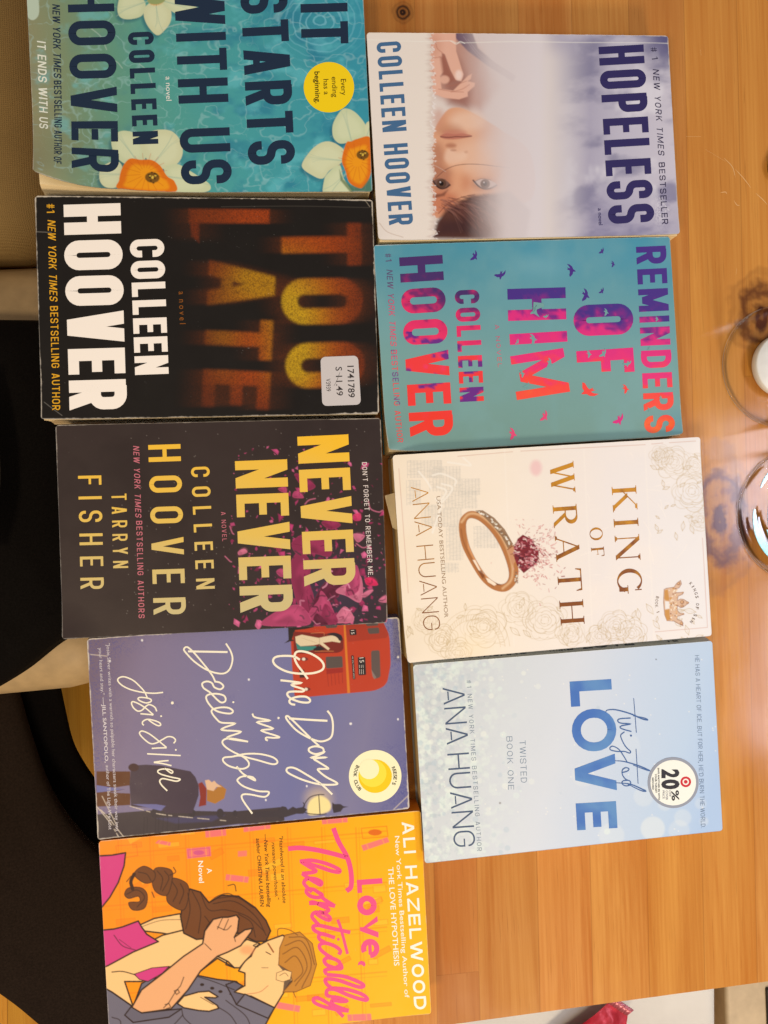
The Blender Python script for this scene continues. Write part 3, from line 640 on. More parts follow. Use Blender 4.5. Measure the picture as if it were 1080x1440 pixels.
    # short pale lines on the print near the left side
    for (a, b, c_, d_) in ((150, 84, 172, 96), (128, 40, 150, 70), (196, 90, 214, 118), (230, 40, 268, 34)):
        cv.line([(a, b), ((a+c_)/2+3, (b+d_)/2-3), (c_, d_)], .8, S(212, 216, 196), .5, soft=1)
b1 = book(.024, [(39, -36), (510, -36), (523, 271), (49, 271)], paint_teal, S(40, 120, 140), 'teal paperback with white and orange flowers printed on rippling water', bends=((0, 0, .062, .010, .0015, .0095), (.25, 0, .05, .003, 0, .001)), wear=.35, seed=3)
T = Text(0, 0, 2); T.c = NAVY
T.caps('IT', (845, 12), (848, 126), 132, t=.185, sp=.4).caps('STARTS', (676, -26), (700, 466), 130, t=.185, sp=.3).caps('WITH US', (490, -28), (512, 521), 140, t=.165, sp=.32, space=.42)
T.build('title', b1, b1['cover'])
T = Text(0, 0, 2); T.c = NAVY
T.caps('COLLEEN', (360, 92), (375, 409), 71, t=.2, sp=.42).caps('HOOVER', (190, -34), (206, 498), 130, t=.17, sp=.36); T.build('author_name', b1, b1['cover'])
T = Text(0, 0, 2); T.c = NAVY
T.caps('#1 NEW YORK TIMES', (147, -28), (152, 219), 21, t=.15, sp=.26, shear=.18, space=.35).caps('BESTSELLING AUTHOR OF', (152, 228), (157, 493), 21, t=.15, sp=.26, space=.35)
T.caps('IT ENDS WITH US', (105, 116), (113, 370), 24, t=.16, sp=.26, c=S(232, 224, 196), shear=.18, space=.4).bf('a novel', (466, 216), (468, 284), 15, S(240, 226, 204)); T.build('tagline', b1, b1['cover'], split=True)
st = sticker_slab(b1, 'round_badge', circ(925, 246, 71, (0, 0, 2)), S(250, 204, 12), zoff=9e-5)
T = Text(380, 100, 7.2); K = S(58, 46, 14)
T.bf('Every', (714, 85), (722, 248), 52, K).bf('ending', (622, 62), (632, 268), 52, K).bf('has a', (538, 86), (545, 242), 52, K).bf('beginning.', (448, 8), (458, 330), 52, K, .012); T.build('badge_lettering', b1, st, zoff=1.6e-4)

# ---- 2 black book with blurred title -----------------------------------------------------------
def paint_black(cv):
    X, Y = cv.PX, cv.PY; cv.img = np.ones(X.shape+(3,))*S(26, 22, 19)
    keep = cv.img.copy(); m = np.zeros(X.shape); base = cv.img
    R_, O_, Y_ = S(178, 66, 18), S(206, 112, 20), S(216, 164, 26)
    def blob(polys, soft):
        c2 = Canvas(X, Y); c2.at(0, 260, 1.9286)
        for p in polys: c2.poly(p, (1, 1, 1), 1, soft=soft)
        return c2.img[..., 0]
    def box(a, n):
        k = np.ones(n)/n; return np.apply_along_axis(lambda r: np.convolve(r, k, 'same'), 1, a)
    def gl(txt, p0, p1, h, t=.2):
        T = Text(0, 260, 1.9286); T.caps(txt, p0, p1, h, t=t, sp=.3); out = np.zeros(X.shape); c2 = Canvas(X, Y)
        i = 0
        P = np.vstack(T.V)
        for f in T.F:
            b, d = c2.sdf(P[list(f)], True, 3)
            if b is not None: out[b] = np.maximum(out[b], np.clip(.9-d, 0, 1))
        for k in range(2): out = box(box(out, 5).T, 5).T
        return out
    zx, zy = X*1.9286, (Y-260)*1.9286
    gr = vn(X/1.05, Y/1.05, 77); grain = .42+.8*(gr-.2)
    too = np.maximum(gl('TO', (764, 108), (768, 378), 214, .19), gl('O', (776, 432), (780, 552), 208, .19))
    late = np.maximum(blob([[(513, 66), (730, 68), (730, 104), (514, 104)], [(516, 100), (540, 100), (540, 156), (520, 140)]], 3), np.maximum(gl('ATE', (568, 205), (548, 600), 180, .2), 0))
    # long horizontal smears behind the letters
    sm = box(box(np.maximum(too, late), 61), 41)
    cv.mix(np.clip(sm*1.1, 0, 1)*(.3+.5*gr), S(140, 62, 16), .62)
    hot = np.exp(-((zx-800)/80)**2-((zy-360)/130)**2)+1.1*np.exp(-((zx-690)/80)**2-((zy-255)/75)**2)+.8*np.exp(-((zx-800)/60)**2-((zy-500)/80)**2)+.55*np.exp(-((zx-600)/50)**2-((zy-390)/120)**2)
    cc = R_*(1-np.clip(hot, 0, 1)[..., None])+Y_*np.clip(hot, 0, 1)[..., None]
    fade = np.clip(1-np.clip((zx-880)/150, 0, .6), 0, 1)*(1-.35*sst(560, 520, zx))
    cv.mix(too*fade*np.clip(grain+.12, 0, 1), cc, .80)
    fl = (.35+.65*sst(560, 700, zx))*np.clip(1.1-np.clip((zy-480)/200, 0, .6), 0, 1)
    cl = R_*.95*(1-.7*np.clip(hot, 0, 1)[..., None])+Y_*.62*np.clip(hot, 0, 1)[..., None]
    cv.mix(late*np.clip(fl*grain+.06, 0, 1), cl, .82)
    cv.at(0, 260, 1.9286)
    cv.line([(100, 128), (140, 130)], .6, S(150, 138, 120), .8); cv.line([(122, 590), (140, 604), (170, 626)], .5, S(150, 138, 120), .7)
    cv.line([(600, 60), (800, 58), (1000, 62)], .5, S(120, 108, 90), .35); cv.line([(986, 36), (1003, 60)], .7, S(180, 160, 130), .7)
b2 = book(.023, [(51, 278), (523, 279), (534, 583), (58, 589)], paint_black, S(24, 20, 18), 'black paperback with blurred orange title and white price sticker', bends=((0, 0, .03, .002, 0, 0),), wear=.55, seed=5, page_in=(.0008, .001, -.0006))
T = Text(0, 260, 1.9286); CRM = S(255, 234, 208)
T.caps('HOOVER', (173, 55), (190, 612), 154, t=.215, sp=.2, c=CRM).caps('COLLEEN', (353, 150), (367, 516), 91, t=.2, sp=.2); T.build('author_name', b2, b2['cover'])
T = Text(0, 260, 1.9286); GO = S(232, 164, 34)
T.caps('#1', (127, 53), (128, 80), 21, t=.15, sp=.25, c=GO).caps('NEW YORK TIMES', (130, 96), (136, 315), 21, t=.14, sp=.3, shear=.2).caps('BESTSELLING AUTHOR', (137, 330), (144, 612), 21, t=.14, sp=.32)
T.bf('a  n o v e l', (485, 290), (488, 378), 16, S(150, 84, 26)); T.build('tagline', b2, b2['cover'], split=True)
def rrect(q, r, Z):
    P = rpath(q, r, True, 5); return np.c_[P[:, 0]/Z[2]+Z[0], P[:, 1]/Z[2]+Z[1]]
Z2 = (0, 260, 1.9286)
st = sticker_slab(b2, 'price_sticker', rrect([(869, 467), (971, 463), (979, 596), (874, 600)], 13, Z2), S(206, 190, 176))
T = Text(*Z2); K = S(62, 54, 50)
T.bf('1741789', (942, 491), (945, 577), 17, K, .012).bf('S 11.49', (910, 494), (913, 572), 17, K, .006).bf('V3939', (884, 526), (885, 560), 12, K); T.pen([(906, 545), (914, 530), (922, 508)], .5, S(110, 100, 92)); T.build('price_lettering', b2, st, zoff=2.1e-4)

# ---- 3 dark brown book with petals --------------------------------------------------------------
def paint_petals(cv):
    X, Y = cv.PX, cv.PY; cv.img = np.ones(X.shape+(3,))*S(56, 43, 38)
    cv.mix(sst(.4, .75, fbm(X/60, Y/60, 12)), S(44, 33, 30), .5)
    cv.at(0, 570, 1.8947); zx, zy = cv.X, cv.Y
    cv.mix(np.exp(-((zx-880)/130)**2-((zy-500)/110)**2), S(66, 50, 66), .8)
    rg = random.Random(11)
    def shard(x, y, r, c, a=1.):
        n = rg.choice((3, 4, 4, 5)); o = rg.random()*6.28; el = .35+.65*rg.random()
        P = []
        for k in range(n):
            t = o+k*6.28/n+rg.uniform(-.4, .4); q = r*rg.uniform(.6, 1.15); P.append((math.cos(t)*q, math.sin(t)*q*el))
        k = rg.random()*6.28; P = [(x+p*math.cos(k)-q*math.sin(k), y+p*math.sin(k)+q*math.cos(k)) for p, q in P]
        cv.poly(P, c, a)
        if r > 9: cv.poly([(x+(p-x)*.55+r*.12, y+(q-y)*.55-r*.12) for p, q in P], np.minimum(c*1.5, .8), .6, soft=1)
    cols = [S(176, 54, 96), S(146, 42, 76), S(204, 92, 124), S(112, 32, 56), S(186, 68, 106)]
    for i in range(430):                  # small debris, denser towards the flower
        x = rg.gauss(860, 120); y = rg.gauss(470, 120)
        if rg.random() < .35: x, y = rg.uniform(610, 1025), rg.uniform(110, 590)
        if x < 590: continue
        shard(x, y, rg.uniform(1.5, 6) if i < 280 else rg.uniform(5, 15), rg.choice(cols), .9)
    for i in range(160): x, y = rg.uniform(300, 1020), rg.uniform(60, 600); cv.ell(x, y, .8, .8, S(190, 170, 150), .45)
    cv.at(310, 640, 4.5)
    def petal(p, c, hi=1.45):
        cv.poly(p, c, 1, smooth=True); P = np.array(p, float); C = P.mean(0)
        cv.poly((P-C)*.6+C+np.array([8, -10]), np.minimum(c*hi, .75), .7, soft=3.5, smooth=True); cv.poly((P-C)*.35+C+np.array([-14, 18]), c*.5, .55, soft=4, smooth=True)
        cv.line(cr(p, 5, True), .7, np.minimum(c*1.7, .8), .55, smooth=False)
        for k in range(3):
            i = rg.randrange(len(p)); cv.line([P[i]*.9+C*.1, C+(P[i]-C)*.4+np.array([6, 5])], .6, c*.45, .6)
    A, B_, C_, D_ = S(170, 62, 92), S(138, 42, 70), S(194, 100, 118), S(92, 30, 48)
    petal([(450, 560), (530, 500), (640, 520), (700, 560), (690, 640), (580, 620), (500, 640)], B_)
    petal([(440, 700), (500, 610), (570, 680), (560, 800), (590, 900), (570, 1000), (500, 960), (460, 840)], B_)
    petal([(580, 960), (640, 830), (720, 770), (840, 720), (800, 830), (700, 930), (620, 1010)], D_)
    petal([(560, 1000), (620, 920), (640, 860), (700, 950), (730, 1060), (660, 1040), (600, 1060)], A)
    petal([(690, 740), (760, 680), (850, 720), (860, 800), (790, 850), (700, 830)], D_)
    petal([(730, 860), (820, 800), (880, 760), (900, 850), (880, 930), (800, 890)], C_)
    petal([(790, 880), (850, 700), (880, 760), (870, 860)], A)
    petal([(720, 1050), (780, 960), (830, 1000), (840, 1050), (780, 1060)], C_)
    petal([(420, 960), (500, 950), (560, 1010), (560, 1070), (420, 1080), (260, 1070), (320, 1010)], A)
    petal([(640, 1060), (660, 940), (720, 1000), (740, 1060)], B_)
    petal([(590, 1060), (610, 1000), (680, 1070)], D_)
    petal([(640, 430), (690, 410), (760, 440), (700, 470)], B_); petal([(470, 130), (500, 120), (560, 160), (600, 200), (540, 220)], B_)
    petal([(840, 500), (910, 510), (870, 550)], C_, 1.2); petal([(915, 780), (960, 780), (995, 820), (930, 820)], S(206, 40, 80)); petal([(840, 380), (880, 370), (885, 410), (845, 410)], S(196, 52, 90))
    petal([(470, 230), (500, 240), (525, 270), (460, 265)], A); petal([(1000, 920), (1045, 890), (1050, 930)], C_); petal([(890, 890), (930, 860), (965, 855), (920, 895)], C_); petal([(365, 215), (410, 205), (415, 240)], A)
    petal([(355, 600), (365, 575), (385, 585), (375, 615)], B_); petal([(115, 610), (150, 595), (168, 615), (120, 630)], C_); petal([(355, 740), (380, 720), (420, 745), (390, 770)], A)
    for i in range(70):
        x, y = rg.gauss(690, 130), rg.gauss(830, 130)
        if x < 440 or x > 1010: continue
        a = rg.uniform(0, 6.28); l = rg.uniform(18, 60); q = [(x, y), (x+l*.5*math.cos(a)+rg.uniform(-14, 14), y+l*.5*math.sin(a)+rg.uniform(-14, 14)), (x+l*math.cos(a), y+l*math.sin(a))]
        cv.line(q, rg.uniform(.8, 2.6), rg.choice((S(60, 26, 40), S(84, 28, 48), S(226, 140, 156), S(60, 46, 52), S(126, 36, 66))), rg.uniform(.4, .85))
    for p in ([(935, 290), (950, 340), (1000, 360), (1025, 350)], [(535, 310), (560, 285), (600, 275)], [(60, 450), (75, 490), (85, 500)], [(30, 640), (60, 670), (70, 675)], [(860, 560), (900, 585), (940, 575)]):
        cv.line(p, 1.6, C_, .9)
b3 = book(.025, [(80, 599), (534, 587), (546, 876), (87, 898)], paint_petals, S(46, 34, 30), 'dark brown paperback with gold title over shattered magenta petals', bends=((0, 0, .025, .002, 0, 0), (.5, 0, .12, .0012, 0, 0)), wear=.3, seed=8)
G1, G2, G3 = S(250, 186, 44), S(232, 186, 84), S(204, 182, 126)
def gold(px, py):
    t = np.clip((py-610)/250-(.0)*(px-300)/200, 0, 1); n = fbm(px/40, py/30, 4)*.25-.12; t = np.clip(t*.95+n, 0, 1)
    return np.stack([np.interp(t, [0, .5, 1], [G1[i], G2[i], G3[i]]) for i in range(3)], -1)
Z3 = (0, 570, 1.8947)
T = Text(*Z3); T.caps('NEVER', (792, 84), (811, 482), 136, t=.175, sp=.24, tess=5).caps('NEVER', (626, 149), (641, 552), 139, t=.175, sp=.24, tess=5); T.build('title', b3, b3['cover'], colf=gold)
T = Text(*Z3); T.caps('COLLEEN', (509, 165), (524, 490), 49, t=.15, sp=.95, tess=8).caps('HOOVER', (395, 106), (410, 558), 86, t=.145, sp=.85, tess=8).caps('TARRYN', (297, 236), (302, 434), 40, t=.13, sp=.95, tess=8).caps('FISHER', (208, 188), (215, 490), 62, t=.125, sp=1.0, tess=8); T.build('author_name', b3, b3['cover'], colf=gold)
T = Text(*Z3); PK = S(202, 108, 112)
T.caps("DON'T FORGET TO REMEMBER ME.", (964, 152), (981, 457), 13, t=.15, sp=.35, c=S(222, 200, 180)).caps('NEW YORK TIMES', (355, 108), (361, 298), 16, t=.15, sp=.4, c=PK, shear=.18).caps('BESTSELLING AUTHORS', (363, 308), (370, 567), 16, t=.15, sp=.4).caps('A NOVEL', (589, 284), (593, 362), 12, t=.13, sp=.5); T.build('tagline', b3, b3['cover'], split=True)
# ---- 4 lavender blue book with red bus ----------------------------------------------------------
def paint_bus(cv):
    X, Y = cv.PX, cv.PY
    cv.img = cv.grad(X+.2*(Y-1000), [(120, S(116, 94, 106)), (190, S(130, 112, 130)), (330, S(126, 116, 142)), (430, S(114, 110, 144)), (520, S(128, 118, 140)), (590, S(108, 102, 136))])
    sp = vn(X/1.1, Y/1.1, 5); ed = np.clip(1-np.minimum(np.minimum(X-124, 574-X), 60)/60, 0, 1)*sst(.3, .6, fbm(X/50, Y/50, 9))+sst(.55, .75, fbm(X/45, Y/45, 2))*.4*(X < 330)+.7*sst(500, 560, X)*sst(1010, 930, Y)
    cv.mix(sst(.5, .75, sp)*np.clip(ed, 0, 1), S(74, 74, 128), .55)
    cv.at(380, 860, 5.4); RED = S(190, 62, 36); DK = S(70, 52, 44)
    cv.poly(rpath([(150, 90), (850, 64), (905, 180), (915, 400), (885, 555), (800, 600), (600, 618), (290, 646), (185, 640), (165, 400)], [14, 10, 40, 30, 40, 40, 10, 10, 10, 10], True), RED)
    cv.poly([(560, 80), (850, 64), (900, 170), (880, 200), (590, 230)], S(160, 54, 36), .75)
    cv.poly([(135, 115), (330, 100), (330, 118), (270, 132), (190, 140), (165, 210), (140, 215)], S(48, 38, 34)); cv.poly([(108, 240), (150, 205), (190, 220), (150, 226)], S(48, 38, 34))
    cv.poly(rpath([(175, 150), (520, 175), (556, 200), (556, 290), (520, 312), (180, 320)], 18, True), S(124, 40, 32))
    for q in ([(415, 95), (510, 92), (508, 122), (425, 126)], [(720, 68), (808, 66), (822, 106), (730, 110)], [(735, 126), (825, 120), (830, 165), (748, 170)], [(420, 342), (548, 338), (552, 424), (424, 432)]): cv.poly(rpath(q, 12, True), S(92, 76, 66))
    cv.poly(rpath([(765, 296), (830, 292), (838, 498), (790, 512), (768, 440)], 16, True), S(98, 80, 70)); cv.poly([(768, 440), (806, 500), (790, 512), (776, 490)], S(142, 120, 106), .8)
    cv.poly([(556, 82), (570, 82), (606, 616), (586, 618)], S(218, 120, 40))
    cv.poly(rpath([(600, 136), (652, 132), (656, 176), (606, 180)], 6, True), S(44, 36, 34)); cv.poly(rpath([(664, 346), (722, 344), (728, 480), (670, 484)], 8, True), S(48, 42, 40)); cv.poly(rpath([(614, 332), (634, 332), (646, 512), (628, 514)], 6, True), S(52, 42, 40)); cv.poly([(220, 440), (258, 440), (262, 500), (224, 502)], S(66, 44, 40))
    cv.poly([(424, 436), (552, 426), (552, 462), (428, 474)], S(160, 44, 34))
    for i in range(5): cv.line([(434+i*28, 470), (442+i*27, 565-i*6)], .5, S(130, 36, 30), .8, smooth=False)
    for x, y in ((258, 360), (276, 588)): cv.ell(x, y, 30, 14, S(120, 48, 40)); cv.ell(x-4, y, 13, 11, S(238, 214, 180))
    # passenger stepping off: cream coat, green skirt
    cv.poly([(195, 235), (240, 262), (350, 262), (350, 285), (260, 302), (205, 285)], S(60, 128, 110), 1, smooth=False)
    cv.poly([(325, 285), (370, 255), (420, 285), (345, 305)], S(44, 34, 34)); cv.poly([(190, 190), (240, 175), (370, 200), (410, 190), (480, 178), (535, 215), (530, 236), (470, 226), (400, 236), (452, 280), (440, 293), (375, 245), (330, 255), (230, 262), (195, 235)], S(226, 196, 150), 1, smooth=False)
    cv.poly([(430, 170), (490, 160), (540, 180), (545, 215), (525, 220), (500, 190)], S(50, 38, 40), 1, smooth=True); cv.line([(340, 300), (480, 300)], 1, S(190, 110, 60), 1); cv.line([(310, 165), (400, 158), (410, 180)], .6, S(206, 130, 80), .8); cv.line([(375, 205), (372, 262)], .5, S(160, 130, 96), .8); cv.line([(240, 200), (350, 236)], .4, S(186, 156, 116), .8)
    # man, lamp post and railings
    cv.at(150, 900, 4.32); CO = S(70, 54, 62)
    cv.poly([(-100, 1060), (300, 1030), (760, 1040), (1080, 1010), (1080, 1110), (800, 1115), (500, 1150), (-100, 1240)], S(66, 54, 54)); cv.poly([(300, 1080), (720, 1060), (640, 1100), (420, 1112)], S(74, 66, 92), .8, soft=2)
    for x in (230, 250, 300, 318, 345, 372, 440): cv.line([(x, 1075), (x-4, 1170)], .7, S(48, 40, 42), .8, smooth=False)
    for x, r in ((295, 24), (690, 22), (520, 20), (1060, 26), (780, 14)): cv.ell(x, 1050, r, r*1.3, S(60, 50, 52))
    cv.poly([(-60, 796), (145, 796), (145, 880), (40, 895), (110, 905), (20, 925), (145, 930), (145, 1000), (-60, 1010)], S(96, 52, 26)); cv.poly([(-60, 880), (110, 905), (-60, 925)], S(112, 106, 146))
    cv.poly([(150, 760), (240, 755), (330, 760), (510, 795), (540, 830), (560, 880), (560, 940), (540, 1000), (520, 1050), (360, 1050), (330, 1020), (150, 1010), (140, 880)], CO); cv.poly([(160, 995), (300, 995), (360, 1005), (330, 1035)], S(112, 106, 146), .9)
    cv.ell(165, 772, 32, 24, S(70, 44, 42)); cv.poly([(558, 870), (580, 860), (608, 900), (605, 1000), (560, 1010), (570, 950)], S(138, 48, 36), 1)
    cv.poly([(610, 905), (660, 905), (690, 875), (728, 905), (715, 960), (660, 992), (610, 975)], S(176, 112, 44), 1); cv.poly([(598, 850), (622, 846), (640, 862), (655, 852), (668, 868), (700, 890), (668, 890), (650, 915), (610, 905)], S(226, 176, 132))
    # lamp
    cv.at(370, 930, 5.143)
    c2 = sst(1, .1, np.hypot((cv.X-400)/150, (cv.Y-990)/130)); cv.mix(c2, S(226, 190, 140), .6); PO = S(62, 52, 54)
    cv.poly([(320, 1060), (345, 1000), (410, 970), (470, 1000), (490, 1050), (460, 1090), (340, 1110)], S(246, 216, 140), 1, smooth=True, soft=2)
    cv.poly([(-60, 1085), (120, 1075), (135, 1045), (165, 1050), (180, 1070), (215, 1048), (240, 1060), (290, 1050), (320, 1070), (290, 1100), (240, 1100), (160, 1125), (130, 1120), (-60, 1128)], PO)
    for p in ([(280, 1080), (300, 1030), (340, 980), (400, 962), (440, 962)], [(285, 1085), (340, 1100), (420, 1105), (455, 1100)], [(402, 962), (412, 1108)], [(290, 1020), (300, 1040), (280, 1080)]): cv.line(p, 1.3, PO)
    cv.poly([(500, 1018), (515, 1030), (560, 1030), (580, 1045), (615, 1050), (580, 1058), (560, 1085), (510, 1095), (500, 1060)], PO)
    rg = random.Random(3)
    for f in ((630, 450), (975, 418), (110, 408), (316, 900), (20, 1000)): cv.ell(f[0], f[1], 6, 8, S(240, 224, 206))
    cv.at(100, 860, 2.16)
    for f in ((540, 206), (216, 87), (308, 276), (993, 138), (850, 340), (118, 150)): cv.ell(f[0], f[1], 3, 3.5, S(240, 224, 206))
    # creases at the lower left corner
    for p in ([(78, 590), (120, 640), (150, 690)], [(90, 600), (115, 625), (165, 688)], [(180, 590), (260, 612), (340, 622), (470, 634)], [(95, 560), (140, 648)], [(60, 130), (110, 135)], [(980, 600), (1022, 560)]):
        P = cr(p, 8); 
        for i in range(len(P)-1):
            if vn(np.array([P[i][0]/9]), np.array([P[i][1]/9]), 6)[0] > .34: cv.line(P[i:i+2], 1.1, S(214, 190, 160), .85, smooth=False)
b4 = book(.021, [(124, 902), (563, 864), (574, 1136), (137, 1181)], paint_bus, S(84, 76, 110), 'lavender blue paperback with a red double decker bus and script title', bends=((0, 0, .03, .0015, 0, 0),), wear=.6, seed=13)
CR2 = S(250, 230, 192)
T = Text(380, 860, 5.4)
T.pen([(225, 365), (180, 340), (100, 335), (40, 345), (22, 375), (50, 415), (130, 455), (230, 470), (330, 465), (395, 440), (405, 400), (370, 355), (300, 315), (235, 300), (195, 310), (185, 350), (205, 400), (250, 460), (285, 510)], 3.0, CR2)
T.pen([(78, 520), (150, 528), (232, 540), (175, 548), (168, 560), (250, 588), (246, 605), (180, 605), (140, 610), (130, 630), (160, 660), (230, 685), (290, 688), (302, 668), (270, 645), (210, 645), (160, 660), (145, 680), (160, 700), (190, 705)], 2.9)
T.Z = (370, 930, 5.143)
T.pen([(465, 355), (495, 400), (505, 470), (495, 540), (455, 570), (400, 575), (320, 545), (240, 495), (180, 430), (165, 400), (180, 395), (220, 430), (300, 510), (360, 570), (405, 610)], 2.7); T.pen([(188, 410), (320, 420), (465, 428)], 3.0)
T.pen([(440, 655), (430, 625), (380, 612), (335, 625), (335, 650), (380, 668), (440, 655), (390, 680), (350, 695), (455, 692), (370, 702), (400, 725), (470, 770), (440, 775), (395, 780), (450, 830), (535, 878), (500, 890), (400, 885), (290, 855), (200, 815), (170, 790), (180, 768), (230, 770), (320, 820), (420, 885), (500, 960)], 2.7)
T.Z = (150, 900, 4.32)
T.pen([(885, 445), (903, 468), (990, 487), (915, 498), (1010, 535), (940, 548), (1045, 585), (1020, 592), (972, 590), (968, 603), (980, 608)], 2.5); T.disc(1045, 472, 6)
T.pen([(725, 20), (755, 70), (765, 120), (745, 180), (700, 203), (620, 185), (540, 135), (485, 80), (470, 55), (490, 42), (530, 75), (590, 145), (640, 210), (660, 250)], 2.4); T.pen([(495, 68), (735, 72)], 2.8)
T.pen([(655, 250), (690, 258), (710, 280), (690, 298), (655, 285), (640, 260), (610, 250), (582, 262), (590, 290), (630, 318), (690, 375), (722, 368), (715, 338), (670, 325), (620, 330), (605, 350), (625, 390), (670, 430), (745, 445), (768, 430), (740, 410), (690, 408), (645, 420), (640, 440), (670, 480), (700, 500), (780, 505), (715, 530), (705, 545), (815, 555), (740, 585), (745, 598), (860, 615)], 2.5)
T.pen([(860, 615), (760, 596), (715, 602), (705, 625), (740, 660), (820, 700), (920, 728), (1010, 752), (1038, 738), (1010, 710), (930, 690), (840, 690), (770, 705), (715, 712), (710, 735), (750, 765), (820, 780), (860, 765), (860, 735), (820, 702), (775, 702)], 2.5)
T.pen([(790, 765), (830, 810), (900, 850), (885, 830), (830, 825), (798, 842), (800, 860), (840, 890), (920, 915), (985, 920), (960, 950), (870, 935), (825, 938), (828, 970), (885, 1052)], 2.5); T.disc(770, 376, 6)
T.build('title', b4, b4['cover'])
T = Text(160, 945, 8.47); T.c = CR2
for q in ([(590, 240), (480, 250), (340, 238), (200, 205), (100, 155), (50, 100), (70, 65), (130, 55), (230, 95), (310, 165), (370, 235), (400, 300)],
          [(430, 355), (390, 365), (330, 348), (292, 320), (310, 300), (380, 303), (440, 320), (447, 345), (410, 365)],
          [(515, 465), (490, 415), (430, 385), (385, 405), (340, 450), (290, 462), (240, 425), (215, 375), (228, 350), (290, 370), (380, 425), (475, 505)], [(475, 508), (400, 500), (320, 493)],
          [(415, 565), (470, 605), (530, 635), (562, 625), (540, 595), (470, 570), (400, 560), (350, 585), (345, 615), (362, 630)],
          [(715, 845), (738, 810), (710, 775), (650, 765), (590, 795), (510, 840), (440, 848), (370, 800), (315, 740), (315, 710), (350, 700), (430, 735), (530, 810), (632, 895)], [(632, 898), (540, 900), (455, 905)],
          [(400, 970), (800, 990)], [(655, 1050), (560, 1058), (480, 1070)], [(480, 1072), (580, 1085), (690, 1110)],
          [(610, 1140), (650, 1175), (690, 1200), (705, 1180), (660, 1155), (590, 1150), (535, 1165), (530, 1190), (570, 1215)],
          [(570, 1215), (680, 1245), (790, 1270), (750, 1295), (650, 1275), (580, 1265), (550, 1295), (575, 1345), (640, 1410)]): T.pen(q, 2.0)
for x, y in ((567, 522), (742, 922)): T.disc(x, y, 11)
T.disc(700, 365, 17); T.build('author_name', b4, b4['cover'])
T = Text(150, 900, 4.32); IK = S(54, 42, 56)
for p in ([(455, 476), (522, 460), (455, 447)], [(484, 452), (484, 470)], [(482, 524), (542, 530), (488, 552), (552, 562)], [(505, 575), (520, 572), (524, 590), (508, 594), (505, 575)], [(535, 598), (508, 606), (540, 618)], [(520, 622), (536, 630), (520, 640), (512, 632)], [(524, 652), (580, 655)]): T.pen(p, 1.25, IK, smooth=False)
Q = S(214, 196, 186); T.Z = (100, 860, 2.16)
T.bf('"Josie Silver writes with a warmth so palpable her characters sneak their way into', (108, 96), (137, 664), 10, Q).bf('your heart and stay."', (84, 110), (92, 252), 10).bf('\u2014JILL SANTOPOLO,', (94, 260), (104, 458), 10, Q, .02).bf('author of The Light We Lost', (106, 466), (116, 660), 10, Q); T.build('quotation', b4, b4['cover'], split=True)
T = Text(380, 860, 5.4); W_ = S(226, 206, 180)
T.bf('15', (612, 142), (615, 172), 24, W_).bf('15', (676, 350), (680, 388), 32, W_); T.c = W_
for x, y0, y1 in ((676, 404, 428), (690, 404, 428), (704, 404, 428), (678, 436, 474), (692, 436, 474), (706, 436, 474)): T.pen([(x, y0), (x+2, y1)], .5, smooth=False)
T.bf('via the market place', (622, 338), (634, 508), 8); T.build('bus_lettering', b4, b4['cover'])
ZD = (370, 930, 5.143)
st = sticker_slab(b4, 'round_badge', circ(810, 829, 190, ZD), S(252, 236, 178), zoff=9e-5)
T = Text(*ZD); T.disc(810, 829, 121, S(250, 196, 20)); T.k = 4; T.disc(792, 808, 99, S(252, 216, 60)); T.k = 8; T.disc(766, 778, 72, S(252, 236, 176)); T.build('badge_moon', b4, st, zoff=1.3e-4)
T = Text(*ZD); cx_, cy_ = 370+810/5.143, 930+829/5.143; T.Z = (0, 0, 1)
T.arc("REESE'S", (cx_, cy_), 26, -24, 22, 4.6, S(50, 42, 34), .01); T.arc('BOOK CLUB', (cx_, cy_), 30.5, 208, 140, 4.6, S(50, 42, 34), .01, .95); T.build('badge_lettering', b4, st, zoff=1.3e-4+8e-5, split=True)

